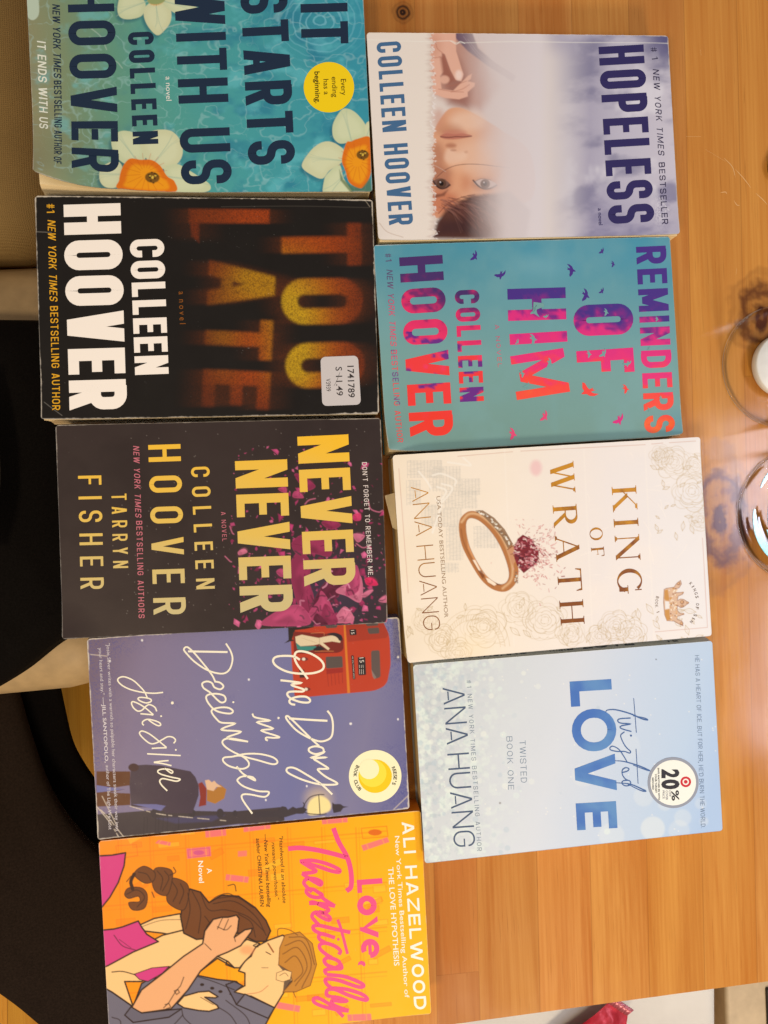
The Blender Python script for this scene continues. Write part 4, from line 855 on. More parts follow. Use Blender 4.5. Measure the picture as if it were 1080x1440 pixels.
# ---- 5 orange book with a drawn couple ----------------------------------------------------------
def paint_orange(cv):
    X, Y = cv.PX, cv.PY
    cv.img = cv.grad(X*.75+(Y-1140)*.35, [(120, S(250, 136, 14)), (260, S(252, 146, 12)), (380, S(253, 168, 10)), (520, S(252, 178, 12)), (700, S(250, 182, 14))])
    # shelves full of books in a slightly darker orange
    cv.at(120, 1130, 2.077); A = S(236, 112, 14); rg = random.Random(21); PKc, PK2 = S(238, 104, 112), S(246, 140, 70)
    for x in (95, 188, 292, 398, 480, 590, 690, 790): cv.line([(x, 70), (x+22, 660)], 1.8, A, .45, smooth=False); cv.line([(x+9, 70), (x+31, 660)], 1., A, .36, smooth=False)
    for y in (150, 300, 430, 560):
        cv.line([(40, y), (880, y-70)], 2., A, .42, smooth=False); cv.line([(40, y+12), (880, y-58)], 1., A, .34, smooth=False)
    for i in range(64):
        x, y = rg.uniform(60, 880), rg.uniform(60, 620); w, h = rg.uniform(26, 70), rg.uniform(9, 22); k = math.radians(rg.choice((-5, -5, -5, -28)))
        P = [(x+a*math.cos(k)-b*math.sin(k), y+a*math.sin(k)+b*math.cos(k)) for a, b in ((0, 0), (w, 0), (w, h), (0, h))]
        if rg.random() < .0: continue
        cv.poly(P, S(252, 196, 50) if i % 2 else A, .34); cv.line(P+[P[0]], .9, A, .5, smooth=False)
    def vol(q, c, a=.85):
        cv.poly(q, c, a); q = np.array(q, float)
        for t in (.2, .8): cv.line([q[0]*(1-t)+q[1]*t, q[3]*(1-t)+q[2]*t], 1, S(250, 164, 60), .8, smooth=False)
    for q in ([(462, 60), (540, 52), (541, 72), (463, 82)], [(296, 130), (366, 124), (368, 152), (298, 160)], [(690, 40), (765, 34), (766, 54), (692, 60)], [(412, 205), (478, 213), (475, 230), (409, 222)], [(806, 122), (882, 98), (888, 112), (812, 138)], [(765, 615), (834, 612), (836, 632), (767, 634)], [(545, 575), (628, 590), (625, 608), (542, 594)], [(350, 72), (410, 66), (412, 92), (352, 98)], [(215, 105), (250, 112), (248, 122), (205, 114)]): vol(q, PKc)
    cv.line([(300, 134), (362, 128), (364, 150), (302, 156), (300, 134)], .8, S(204, 70, 120), .9, smooth=False); cv.ell(332, 142, 16, 7, S(214, 84, 120)); cv.poly([(446, 138), (472, 136), (472, 152), (446, 154)], PKc, .7)
    cv.line([(806, 72), (880, 66), (884, 96), (810, 102), (806, 72)], .9, S(226, 100, 12), .9, smooth=False); cv.ell(846, 84, 20, 9, S(226, 104, 20)); cv.line([(90, 122), (150, 118), (154, 150), (94, 160), (90, 122)], .9, S(230, 104, 20), .8, smooth=False)
    # the couple
    cv.at(140, 1190, 3.375); cv.lw = 1.9; INK = S(46, 26, 20); SK = S(250, 192, 120); SK2 = S(238, 166, 108); HR = S(114, 62, 28); HD = S(64, 34, 20); MG = S(214, 58, 116); GR = S(112, 102, 108); BL = S(196, 124, 40)
    L = dict(line=INK, lw=2.2)
    cv.poly([(-30, 45), (60, 40), (125, 28), (118, 90), (90, 170), (50, 240), (10, 290), (-30, 300)], MG, 1, smooth=False, **L)
    cv.poly([(190, 372), (260, 340), (380, 318), (400, 330), (400, 430), (300, 410), (215, 400)], SK, 1, **L); cv.line([(200, 380), (290, 350), (390, 345)], .6, INK, .7)
    # man's shirt
    cv.poly([(-30, 640), (60, 690), (160, 760), (200, 650), (240, 625), (450, 608), (560, 630), (650, 640), (690, 680), (830, 765), (780, 860), (760, 960), (-30, 960)], GR, 1, **L)
    # man's neck and face
    cv.poly([(690, 600), (660, 590), (690, 540), (720, 520), (735, 480), (800, 445), (870, 420), (930, 470), (950, 600), (900, 650), (870, 700), (830, 765), (720, 710), (620, 700), (690, 660)], SK, 1, **L)
    cv.poly([(845, 560), (880, 575), (925, 560), (905, 650), (870, 690), (880, 600)], S(70, 48, 40), .9)
    cv.poly([(855, 480), (880, 420), (950, 405), (1010, 460), (1030, 560), (1000, 660), (930, 690), (870, 690), (915, 640), (905, 595), (850, 560)], BL, 1, line=S(110, 62, 20), lw=1.1, smooth=False)
    for p in ([(880, 470), (960, 450), (1005, 560), (960, 670)], [(870, 510), (940, 480), (985, 570), (930, 660)], [(880, 550), (930, 520), (965, 590), (925, 640)], [(900, 430), (980, 440), (1020, 560)], [(845, 430), (850, 390), (900, 395), (940, 420)], [(920, 690), (930, 715)]): cv.line(p, .7, S(120, 68, 22), .9)
    cv.poly([(840, 600), (880, 585), (912, 595), (905, 630), (870, 642), (838, 632)], SK, 1, line=INK, lw=.7); cv.line([(855, 612), (880, 600), (895, 615)], .5, INK, .8); cv.line([(800, 460), (825, 500)], 1.2, S(150, 84, 40)); cv.line([(790, 500), (812, 512)], .7, INK); cv.line([(770, 575), (800, 575)], .5, INK, .8); cv.line([(700, 700), (760, 690), (800, 660)], .6, S(190, 110, 70), .8)
    # collar and buttons
    cv.poly([(600, 655), (640, 640), (680, 660), (640, 690), (700, 705), (690, 745), (650, 750)], S(98, 88, 96), 1, line=INK, lw=1.9); cv.poly([(690, 700), (830, 765), (800, 815), (650, 750)], GR, 1, line=INK, lw=1.9)
    for x, y in ((487, 655), (535, 672), (574, 688)): cv.ell(x, y, 10, 7, INK)
    cv.line([(450, 612), (540, 640), (640, 680)], .7, INK, .9)
    # woman: back, dress, arm, face
    cv.poly([(-30, 560), (40, 540), (200, 470), (300, 420), (400, 395), (500, 440), (620, 480), (600, 560), (640, 575), (560, 530), (480, 590), (330, 570), (200, 640), (120, 640), (160, 760), (60, 690), (-30, 640)], SK, 1, **L)
    cv.poly([(-30, 400), (70, 390), (110, 380), (185, 352), (200, 380), (225, 415), (280, 450), (160, 500), (40, 565), (-30, 590)], MG, 1, **L); cv.line([(70, 420), (110, 470), (170, 490)], .7, INK, .8); cv.line([(95, 440), (150, 480)], .5, INK, .7)
    cv.poly([(165, 605), (250, 575), (330, 568), (300, 600), (230, 640), (190, 630)], MG, 1, line=INK, lw=1.2); cv.line([(60, 595), (110, 592), (170, 608)], .8, INK)
    cv.poly([(560, 520), (640, 480), (700, 440), (760, 460), (740, 480), (715, 520), (690, 545), (665, 575), (640, 575), (610, 545)], SK, 1, **L); cv.ell(700, 490, 34, 22, S(240, 140, 84), .6, soft=4); cv.line([(745, 462), (730, 470), (752, 476)], .8, INK)
    # hair and braid
    cv.poly([(385, 330), (400, 250), (430, 200), (480, 215), (520, 265), (580, 230), (660, 235), (740, 290), (790, 350), (812, 400), (790, 450), (740, 450), (660, 410), (560, 430), (460, 440), (400, 410)], HR, 1, smooth=False, **L)
    for seg in ([(320, 220), (340, 150), (410, 170), (425, 220), (400, 300), (330, 270)], [(250, 150), (270, 100), (340, 110), (345, 160), (320, 230), (265, 210)], [(165, 130), (210, 92), (262, 120), (258, 160), (215, 172)], [(120, 225), (140, 195), (200, 195), (228, 230), (215, 290), (160, 300), (140, 265), (190, 260), (185, 235), (140, 245)]): cv.poly(seg, HR, 1, smooth=True, line=HD, lw=1.2)
    cv.line([(165, 130), (150, 165), (158, 200)], 2.6, HD)
    for p in ([(345, 165), (370, 210), (350, 260)], [(385, 175), (400, 215), (380, 270)], [(275, 115), (300, 150), (290, 205)], [(310, 115), (330, 150), (300, 210)], [(185, 120), (225, 130), (245, 160)], [(130, 225), (180, 205), (215, 240), (180, 285)], [(420, 220), (430, 300), (410, 390)], [(440, 210), (480, 300), (470, 410)], [(480, 220), (520, 300), (600, 300), (700, 330), (780, 400)], [(540, 270), (640, 260), (740, 330), (790, 420)], [(500, 330), (560, 400), (640, 400)], [(660, 320), (720, 360), (740, 430)], [(560, 245), (650, 240), (730, 290)]): cv.line(p, .7, HD, .9)
    for p in ([(520, 265), (560, 235), (610, 222), (650, 240)], [(335, 135), (362, 120), (352, 98)], [(130, 165), (150, 140)], [(610, 185), (640, 180), (648, 210)], [(250, 215), (260, 240)]): cv.line(p, .8, HD, .9)
    # arms and hands
    cv.poly([(150, 770), (200, 680), (290, 610), (400, 520), (490, 460), (500, 400), (540, 345), (580, 335), (610, 335), (650, 325), (662, 340), (655, 400), (640, 430), (690, 395), (725, 388), (720, 405), (670, 470), (610, 500), (560, 520), (480, 590), (420, 680), (340, 770), (200, 790)], SK2, 1, smooth=False, **L)
    for p in ([(500, 400), (515, 370), (540, 345)], [(560, 390), (578, 350), (585, 338)], [(590, 395), (612, 345)], [(560, 380), (600, 395), (625, 375)], [(500, 460), (530, 490)], [(640, 430), (645, 450)]): cv.line(p, .7, INK, .85)
    for p in ([(400, 620), (385, 660), (360, 690), (330, 740), (305, 765)], [(355, 685), (372, 678), (380, 692), (366, 702), (355, 685)], [(312, 750), (330, 745), (338, 762), (318, 770)]): cv.line(p, .8, INK, .8, smooth=False)
    cv.poly([(370, 745), (400, 710), (470, 690), (520, 686), (562, 712), (550, 718), (500, 715), (560, 755), (565, 768), (520, 782), (470, 778), (400, 765)], SK, 1, **L); cv.line([(480, 715), (540, 750)], .6, INK, .8)
    cv.poly([(120, 800), (150, 760), (200, 790), (340, 775), (390, 770), (330, 810), (160, 835)], S(104, 94, 100), 1, line=INK, lw=1.9)
    for p in ([(390, 770), (400, 810), (440, 850)], [(560, 760), (620, 800), (660, 860)], [(600, 730), (690, 800), (720, 860)], [(60, 810), (100, 830), (90, 900)], [(395, 800), (350, 850)]): cv.line(p, .8, INK, .8)
b5 = book(.022, [(140, 1184), (590, 1138), (608, 1427), (154, 1475)], paint_orange, S(236, 128, 30), 'orange paperback with a drawn embracing couple and pink script title', wear=.3, seed=17, bends=((1, 0, .03, .001, 0, 0),))
T = Text(120, 1130, 2.077); WH = S(255, 240, 206)
T.caps('ALI', (924, 54), (931, 146), 35, t=.2, sp=.3, c=WH).caps('HAZELWOOD', (933, 182), (961, 599), 35, t=.2, sp=.24); T.build('author_name', b5, b5['cover'])
T = Text(120, 1130, 2.077)
T.bf('New York Times Bestselling Author of', (904, 95), (933, 566), 13, WH, .004).bf('THE LOVE HYPOTHESIS', (884, 186), (902, 473), 15, WH, .008).bf('A', (355, 188), (357, 203), 14, WH, .012).bf('Novel', (330, 166), (333, 230), 14, WH, .012); K = S(64, 34, 18)
T.bf('"Hazelwood is an absolute', (566, 95), (577, 290), 11, K, 0, .2).bf('romance powerhouse."', (544, 113), (555, 280), 11, K, 0, .2).bf('\u2014New York Times bestselling', (521, 88), (532, 302), 11, K, .006, .2).bf('author CHRISTINA LAUREN', (499, 101), (511, 300), 11, K, .006, .1); T.build('tagline', b5, b5['cover'], split=True)
ZT = (390, 1130, 4.643); T = Text(*ZT); MP = S(248, 78, 122); T.c = MP
T.caps('L', (518, 498), (524, 583), 166, t=.205); 
def ring(cx, cy, rx, ry, w, a0=0, a1=360, n=36): 
    t = np.radians(np.linspace(a0, a1, n)); return stroke(T.px(np.c_[cx+rx*np.cos(t), cy+ry*np.sin(t)]), w/T.Z[2])
T.quads(ring(585, 664, 45, 46, 37)); T.polyg([(540, 823), (652, 733), (656, 768), (578, 815)]); T.polyg([(540, 805), (578, 808), (660, 838), (660, 874), (540, 830)])
T.quads(ring(606, 944, 43, 45, 34, 150, 450)); T.polyg([(592, 905), (614, 905), (618, 985), (596, 985)]); T.polyg([(526, 1055), (530, 1034), (548, 1024), (570, 1032), (576, 1050), (566, 1062), (552, 1050), (540, 1048)])
T.Z = (400, 1130, 4.646)
for q, w in (([(320, 160), (355, 250), (410, 350), (435, 450), (435, 540), (405, 570)], 5.6), ([(25, 293), (100, 288), (200, 300), (300, 322), (410, 352)], 5.4),
    ([(100, 376), (180, 370), (270, 390), (350, 425), (358, 446), (310, 440), (220, 410), (112, 378)], 4.3), ([(112, 380), (160, 410), (205, 438), (170, 450), (115, 455)], 4.3),
    ([(115, 455), (150, 480), (200, 512), (235, 530), (240, 510), (200, 490), (150, 490), (127, 515), (147, 545), (180, 575)], 4.2), ([(240, 592), (190, 560), (150, 560), (145, 580), (175, 605), (225, 612), (245, 595), (215, 575)], 4.2),
    ([(242, 595), (258, 622), (330, 668)], 4.2), ([(330, 668), (240, 652), (162, 650)], 4.2), ([(162, 648), (190, 642), (240, 665), (288, 690), (265, 710), (225, 705)], 4.2),
    ([(205, 715), (240, 740), (290, 760), (295, 740), (250, 715), (198, 710), (180, 735), (200, 765), (225, 790)], 4.2), ([(430, 840), (330, 818), (230, 795), (190, 800), (195, 825), (240, 850)], 4.3), ([(348, 757), (370, 820), (412, 980)], 3.4),
    ([(330, 875), (250, 850), (225, 860), (230, 885), (270, 910)], 4.2), ([(355, 985), (365, 960), (330, 930), (270, 910), (232, 920), (235, 950), (275, 985), (310, 1005)], 4.2), ([(370, 1060), (350, 1025), (290, 1005), (260, 1020), (275, 1050), (330, 1070), (368, 1050)], 4.2), ([(368, 1045), (370, 1075), (300, 1078), (265, 1088), (275, 1115)], 4.2),
    ([(275, 1115), (400, 1130), (512, 1178), (485, 1196), (350, 1152), (272, 1145), (275, 1175), (310, 1205)], 4.2), ([(310, 1203), (400, 1210), (500, 1240), (540, 1270), (520, 1280), (420, 1250), (330, 1212), (282, 1215), (275, 1245), (300, 1260)], 4.2),
    ([(300, 1260), (350, 1265), (405, 1285), (380, 1290), (312, 1285), (318, 1310), (360, 1330), (420, 1350)], 4.2), ([(420, 1352), (350, 1345), (260, 1325), (200, 1300), (190, 1275), (220, 1268), (290, 1305), (340, 1345), (385, 1390)], 4.0)): T.pen(q, w*1.2)
T.disc(352, 885, 9); T.build('title', b5, b5['cover'])
# ---- 6 pale book with a sideways face -----------------------------------------------------------
def paint_face(cv):
    X, Y = cv.PX, cv.PY
    cv.img = cv.grad(X+10*(fbm(X/40, Y/60, 4)-.5), [(515, S(232, 208, 186)), (600, S(228, 206, 186)), (680, S(216, 192, 178)), (770, S(222, 204, 190)), (800, S(206, 192, 188)), (830, S(176, 164, 172)), (870, S(192, 180, 184)), (960, S(208, 194, 192))])
    # stormy sky towards the title
    k = sst(770, 840, X); n = fbm(X/60+Y/200, Y/34, 61, 5); cv.mix(k*sst(.42, .72, n), S(120, 112, 134), .75); cv.mix(k*sst(.58, .8, fbm(X/40, Y/50, 62)), S(226, 214, 216), .7)
    cv.mix(sst(880, 935, X)*sst(110, 55, Y), S(78, 72, 112), .85); cv.mix(sst(800, 850, X)*sst(230, 330, Y)*.5, S(120, 110, 144), .7); cv.mix(sst(830, 780, X)*sst(740, 790, X)*sst(90, 50, Y), S(120, 112, 150), .4)
    cv.at(590, 40, 4.882); zx, zy = cv.X, cv.Y
    SK, SD, SL, HR = S(222, 158, 118), S(176, 110, 80), S(236, 190, 156), S(92, 52, 40)
    fade = lambda a, b: sst(b, a, zx)
    # neck, shoulder shade and the strap
    old = cv.img.copy()
    cv.poly([(60, -30), (250, -30), (420, 160), (560, 400), (420, 560), (240, 520), (60, 430)], S(186, 130, 108), .9, soft=10)
    cv.poly([(130, 130), (200, 120), (280, 240), (350, 420), (340, 560), (200, 520), (150, 300)], S(150, 92, 76), .75, soft=9)
    cv.poly([(245, -20), (340, -20), (400, 140), (520, 240), (660, 330), (640, 370), (480, 270), (330, 160), (245, 70)], S(112, 84, 96), 1, soft=1.6)
    for q in ([(330, 80), (420, 190), (560, 290), (650, 340)], [(300, 60), (400, 190), (520, 285)]): cv.line(q, .8, S(150, 124, 132), .7)
    # face
    cv.poly([(90, 760), (105, 690), (150, 610), (200, 556), (270, 546), (340, 570), (430, 620), (560, 700), (760, 860), (760, 1180), (400, 1180), (100, 1300), (80, 1000)], SK, 1, soft=1.6, smooth=True)
    cv.ell(330, 640, 120, 70, SL, .8, soft=9); cv.ell(200, 700, 90, 40, SD, .45, soft=8); cv.ell(380, 880, 150, 120, SL, .6, soft=14); cv.ell(120, 900, 50, 110, SD, .7, soft=8); cv.ell(150, 1010, 90, 60, SD, .8, soft=8); cv.ell(270, 1060, 80, 60, S(204, 128, 90), .7, soft=9)
    cv.ell(150, 1190, 120, 90, S(196, 110, 74), .8, soft=9); cv.ell(130, 620, 40, 60, S(200, 130, 100), .5, soft=7)
    # mouth
    cv.poly([(140, 742), (180, 722), (240, 726), (300, 722), (360, 740), (300, 756), (230, 764), (170, 760)], S(182, 100, 82), .75, smooth=True, soft=1.3); cv.line([(145, 746), (200, 750), (250, 745), (300, 746), (355, 742)], 1.2, S(100, 46, 42), .9, soft=.9); cv.ell(240, 715, 80, 14, S(196, 116, 96), .6, soft=4)
    # nose
    cv.poly([(170, 890), (190, 830), (230, 836), (260, 855), (310, 850), (325, 880), (300, 915), (240, 940), (200, 930)], SL, .7, smooth=True, soft=4); cv.ell(215, 806, 36, 16, SD, .8, soft=3); cv.ell(232, 838, 20, 7, S(150, 80, 60), .5, soft=1.8); cv.ell(318, 850, 12, 7, SD, .4, soft=2); cv.poly([(215, 930), (300, 920), (290, 1120), (220, 1120)], S(232, 168, 124), .55, soft=8)
    # eyes
    for ex, ey, rx, a in ((150, 1066, 58, 1), (450, 1068, 78, .95)):
        cv.ell(ex, ey+4, rx*1.15, 44, S(168, 104, 78), .5*a, soft=6); cv.poly([(ex-rx, ey-12), (ex-rx*.4, ey-32), (ex+rx*.4, ey-26), (ex+rx, ey+6), (ex+rx*.3, ey+32), (ex-rx*.4, ey+26)], S(206, 176, 160) if ex > 200 else S(120, 84, 70), a, smooth=True, soft=1)
        cv.ell(ex, ey, 33, 32, S(94, 62, 46), a, soft=1); cv.ell(ex, ey, 15, 15, S(32, 20, 18), a, soft=.8); cv.ell(ex-8, ey-10, 5, 5, S(230, 210, 200), .9)
        cv.line([(ex-rx*1.05, ey-24), (ex-rx*.6, ey+14), (ex-rx*.1, ey+34), (ex+rx*.5, ey+30), (ex+rx*1.0, ey+10)], 2.0, S(58, 34, 32), a, soft=.9); cv.line([(ex-rx*.9, ey-16), (ex-rx*.3, ey-36), (ex+rx*.5, ey-26)], .9, S(110, 70, 56), .7*a)
    cv.poly([(95, 1140), (150, 1135), (195, 1108), (170, 1150), (105, 1165)], S(100, 54, 42), .7, soft=2)
    # hair
    cv.poly([(90, 1440), (120, 1330), (170, 1260), (260, 1200), (350, 1150), (470, 1140), (620, 1120), (760, 1250), (730, 1450)], HR, 1, smooth=False, soft=4); rg = random.Random(9)
    for i in range(90):
        x0 = rg.uniform(130, 480); y0 = 1190+rg.uniform(-30, 60)-(x0-200)*.1; x1 = x0+rg.uniform(60, 300); y1 = y0+rg.uniform(60, 240)
        cv.line([(x0, y0), ((x0+x1)/2+10, (y0+y1)/2-18), (x1, y1)], rg.uniform(.5, 1.5), rg.choice((S(120, 72, 60), S(60, 32, 32), S(146, 96, 80), S(96, 54, 48))), .55, soft=.9)
    cv.poly([(100, 1430), (140, 1320), (330, 1300), (420, 1420)], S(48, 28, 34), .6, soft=10); cv.line([(130, 1270), (200, 1200), (290, 1160), (380, 1140)], 1, S(120, 62, 48), .8)
    cv.line([(110, 1030), (180, 970), (270, 938), (400, 934), (560, 952), (620, 960)], 1.0, S(120, 72, 58), .8); cv.line([(75, 930), (130, 955), (180, 985)], .7, S(206, 170, 150), .8)
    # hand
    HN = S(230, 172, 142)
    cv.poly([(60, -30), (245, -30), (250, 160), (300, 320), (285, 365), (245, 355), (210, 290), (170, 180), (150, 175), (165, 300), (140, 330), (150, 420), (230, 430), (330, 330), (358, 315), (350, 350), (330, 365), (380, 378), (375, 400), (330, 440), (330, 470), (270, 490), (170, 480), (90, 450), (70, 300), (50, 180)], HN, 1, smooth=False, soft=1.3)
    cv.poly([(140, 200), (170, 190), (205, 290), (240, 360), (200, 380), (160, 330)], S(160, 96, 76), .85, soft=3); cv.ell(170, 355, 34, 28, HN, .9, soft=2); cv.ell(268, 325, 24, 34, S(244, 208, 186), .9, soft=3); cv.ell(100, 120, 50, 80, S(206, 140, 110), .5, soft=8)
    for q in ([(110, 90), (120, 140), (160, 175)], [(130, 420), (220, 436), (300, 440)], [(180, 400), (250, 390), (320, 365)], [(215, 440), (290, 420), (340, 390)], [(160, 180), (200, 290), (245, 362)], [(70, 260), (110, 330)], [(80, 210), (140, 200)]): cv.line(q, .8, S(176, 106, 82), .7, soft=.9)
    # mist over everything to the right
    ms = sst(300, 620, zx+60*(fbm(zx/120, zy/200, 3)-.5)-.12*(zy-700)*(zy < 700)); mist = cv.grad(X, [(590, S(216, 190, 174)), (700, S(220, 200, 188)), (770, S(224, 208, 200))]); k = ms*sst(990, 800, zx)
    cv.img = cv.img*(1-(k*.93)[..., None])+mist*(k*.93)[..., None]; k = sst(800, 930, zx)[..., None]; cv.img = cv.img*(1-k)+old*k
    # torn paper edge with the white author band
    ed = 75+45*(fbm(zy/26, zy*0+3, 5, 4)-.5)+30*(vn(zy/9, zy*0, 8)-.5)+zy*.012
    cv.mix(sst(ed+6, ed-4, zx), S(236, 216, 194)); cv.mix(sst(ed+14, ed, zx)*sst(ed-40, ed, zx), S(206, 178, 158)*1., .5*fbm(zx/9, zy/9, 2).mean()+.2)
    cv.mix(sst(ed+26, ed+10, zx)*sst(ed-2, ed+10, zx)*sst(.45, .6, vn(zx/12, zy/12, 19)), S(238, 220, 204), .8)
    cv.at(500, 30, 2.25)
    P = cr([(36, 60), (200, 66), (300, 64), (330, 70), (500, 66), (700, 68), (900, 68), (988, 70)], 10); cv.line(P, .9, S(244, 232, 222), .65, smooth=False); cv.line([(300, 64), (318, 74), (330, 66), (345, 72)], .8, S(244, 232, 222), .9)
    cv.line([(75, 640), (100, 668), (150, 684)], 1, S(190, 160, 134), .7); cv.line([(960, 560), (990, 600)], .8, S(230, 220, 220), .6); cv.mix(np.exp(-((cv.X-965)/22)**2-((cv.Y-600)/40)**2)*sst(.4, .7, vn(cv.X/3, cv.Y/3, 4)), S(226, 214, 214), .7)
b6 = book(.024, [(515, 47), (940, 50), (954, 330), (532, 339)], paint_face, S(196, 176, 160), 'pale paperback with a sideways face in mist and navy title', bends=((0, 0, .03, .002, 0, 0), (1, 0, .03, .001, 0, 0)), wear=.4, seed=23, page_in=(.001, .001, -.0006))
Z6 = (500, 30, 2.25); T = Text(*Z6); T.caps('HOPELESS', (768, 82), (801, 643), 143, t=.165, sp=.3, c=S(50, 42, 86)); T.build('title', b6, b6['cover'])
T = Text(*Z6); T.caps('COLLEEN HOOVER', (66, 70), (106, 647), 76, t=.16, sp=.36, c=S(70, 104, 134), space=.45); T.build('author_name', b6, b6['cover'])
T = Text(*Z6); T.c = S(46, 38, 66); T.caps('# 1', (933, 84), (938, 126), 19, t=.15, sp=.2).caps('NEW YORK TIMES', (940, 152), (957, 424), 19, t=.14, sp=.42, shear=.2).caps('BESTSELLER', (958, 448), (968, 644), 19, t=.15, sp=.36).bf('a novel', (766, 593), (769, 646), 12, S(50, 42, 86), .012); T.build('tagline', b6, b6['cover'], split=True)

# ---- 7 grey teal book with broken letters -------------------------------------------------------
def paint_birds(cv):
    X, Y = cv.PX, cv.PY
    cv.img = cv.grad((Y-335)-.06*(X-520)+26*(fbm(X/70, Y/70, 5)-.5), [(0, S(76, 144, 156)), (70, S(102, 152, 152)), (170, S(122, 158, 146)), (300, S(120, 148, 130))])
    cv.at(510, 320, 2.25); cv.mix(np.exp(-((cv.X-250)/170)**2-((cv.Y-120)/70)**2), S(74, 138, 146), .6); cv.mix(np.exp(-((cv.X-560)/100)**2-((cv.Y-120)/40)**2), S(124, 170, 170), .5); cv.mix(sst(.4, .8, fbm(X/50, Y/50, 9)), S(128, 166, 158), .3)
    cv.mix(sst(900, 1010, cv.X)*sst(520, 640, cv.Y), S(104, 156, 168), .5)
    cv.line([(600, 30), (590, 300), (610, 640)], 6, S(126, 172, 170), .10, soft=5)
b7 = book(.023, [(526, 343), (940, 335), (961, 612), (543, 638)], paint_birds, S(70, 130, 140), 'grey teal paperback with broken pink and purple title letters and small birds', bends=((0, 0, .03, .0045, .001, .0018), (1, 0, .022, .002, -.0004, .0012)), wear=.3, seed=29, page_in=(.001, .001, -.0004))
Z7 = (510, 320, 2.25)
PU, MGT, RD, OR_ = S(74, 46, 122), S(222, 46, 118), S(250, 70, 60), S(250, 112, 44)
def broken(px, py):
    zx, zy = (px-510)*2.25, (py-320)*2.25; n = fbm(px/13, py/11, 71, 3)-.5; t = zy+n*170-.12*(zx-500)
    jag = (vn(px/6, py/6, 33)-.5)*24
    st = [(0, PU), (215, PU), (262, S(130, 40, 120)), (300, MGT), (400, S(236, 50, 110)), (455, RD), (560, S(250, 84, 56)), (640, OR_)]
    t = t+jag; return np.stack([np.interp(t, [q[0] for q in st], [q[1][i] for q in st]) for i in range(3)], -1)
def broken2(px, py):
    c = broken(px, py); zx, zy = (px-510)*2.25, (py-320)*2.25; k = (sst(.56, .62, fbm(px/22, py/16, 91, 3))*(zy > 330)*(zy < 560))[:, None]; c = np.minimum(c, S(244, 60, 96)); return c*(1-k)+S(110, 44, 124)*k
T = Text(*Z7); T.caps('REMINDERS', (864, 62), (892, 652), 94, t=.2, sp=.28, tess=3)
T.caps('O', (667, 247), (671, 345), 184, t=.215, tess=3); T.caps('F', (675, 392), (680, 468), 180, t=.2, tess=3); T.caps('H', (457, 195), (460, 296), 184, t=.185, tess=3); T.caps('I', (464, 338), (466, 372), 182, t=.185, tess=3); T.caps('M', (466, 408), (488, 546), 170, t=.155, tess=3); T.build('title', b7, b7['cover'], colf=broken)
T = Text(*Z7); T.caps('COLLEEN', (291, 200), (308, 552), 76, t=.2, sp=.3, tess=3).caps('HOOVER', (115, 96), (150, 664), 137, t=.2, sp=.28, tess=3); T.build('author_name', b7, b7['cover'], colf=broken2)
T = Text(*Z7); T.caps('#1', (70, 84), (73, 112), 19, t=.15, sp=.3, tess=6).caps('NEW YORK TIMES', (75, 134), (88, 374), 19, t=.14, sp=.32, shear=.2, tess=6).caps('BESTSELLING AUTHOR', (89, 388), (107, 685), 19, t=.15, sp=.32, tess=6).caps('A NOVEL', (418, 308), (428, 442), 13, t=.12, sp=.6, c=S(196, 92, 120), tess=6)
T.build('tagline', b7, b7['cover'], colf=lambda px, py: broken2(px, py)*.8+.2*S(150, 150, 150), split=True)
# birds leaving the letters, and teal chips cut out of them
T = Text(*Z7); T.c = PU
def bird(cx, cy, s, a, c):
    P = [(.75, .02), (.5, .15), (.34, .2), (.42, .55), (.2, 1.15), (-.02, .95), (-.1, .5), (-.22, .2), (-.7, .2), (-.55, .06), (-.8, -.1), (-.28, -.1), (-.5, -.34), (-1.0, -.6), (-.5, -.66), (-.05, -.48), (.22, -.16), (.5, -.1)]
    k = math.radians(a); T.polyg([(cx+s*(x*math.cos(k)-y*math.sin(k)), cy+s*(x*math.sin(k)+y*math.cos(k))) for x, y in P], c)
TL_ = S(116, 158, 146)
for x, y, s, a, c in ((355, 92, 17, 60, PU), (437, 152, 19, 100, PU), (660, 134, 20, 20, PU), (757, 76, 11, 70, PU), (792, 116, 10, 30, PU), (706, 214, 20, 40, PU), (757, 202, 11, 70, PU), (712, 520, 30, 160, RD), (832, 510, 15, 20, RD), (812, 610, 21, 80, MGT), (577, 598, 18, 60, S(232, 70, 110)), (476, 652, 19, 30, S(232, 70, 110))): bird(x, y, s, a, c)
T.build('small_bird', b7, b7['cover'], zoff=5e-5, split=True)
T = Text(*Z7); T.c = TL_
for x, y, s, a in ((770, 268, 12, 30), (545, 262, 17, 60), (580, 282, 9, 100), (540, 352, 17, 20), (490, 362, 9, 60), (716, 400, 12, 20), (762, 400, 15, 70), (838, 432, 14, 100), (592, 428, 15, 40), (505, 462, 12, 10), (930, 290, 8, 30), (905, 384, 7, 60), (942, 540, 8, 40), (905, 575, 7, 10), (520, 500, 12, 80)): bird(x, y, s, a, TL_)
T.polyg([(560, 285), (545, 262), (575, 250), (570, 240), (540, 236), (537, 270)])
T.build('letter_fragment', b7, b7['cover'], zoff=1.35e-4, split=True)

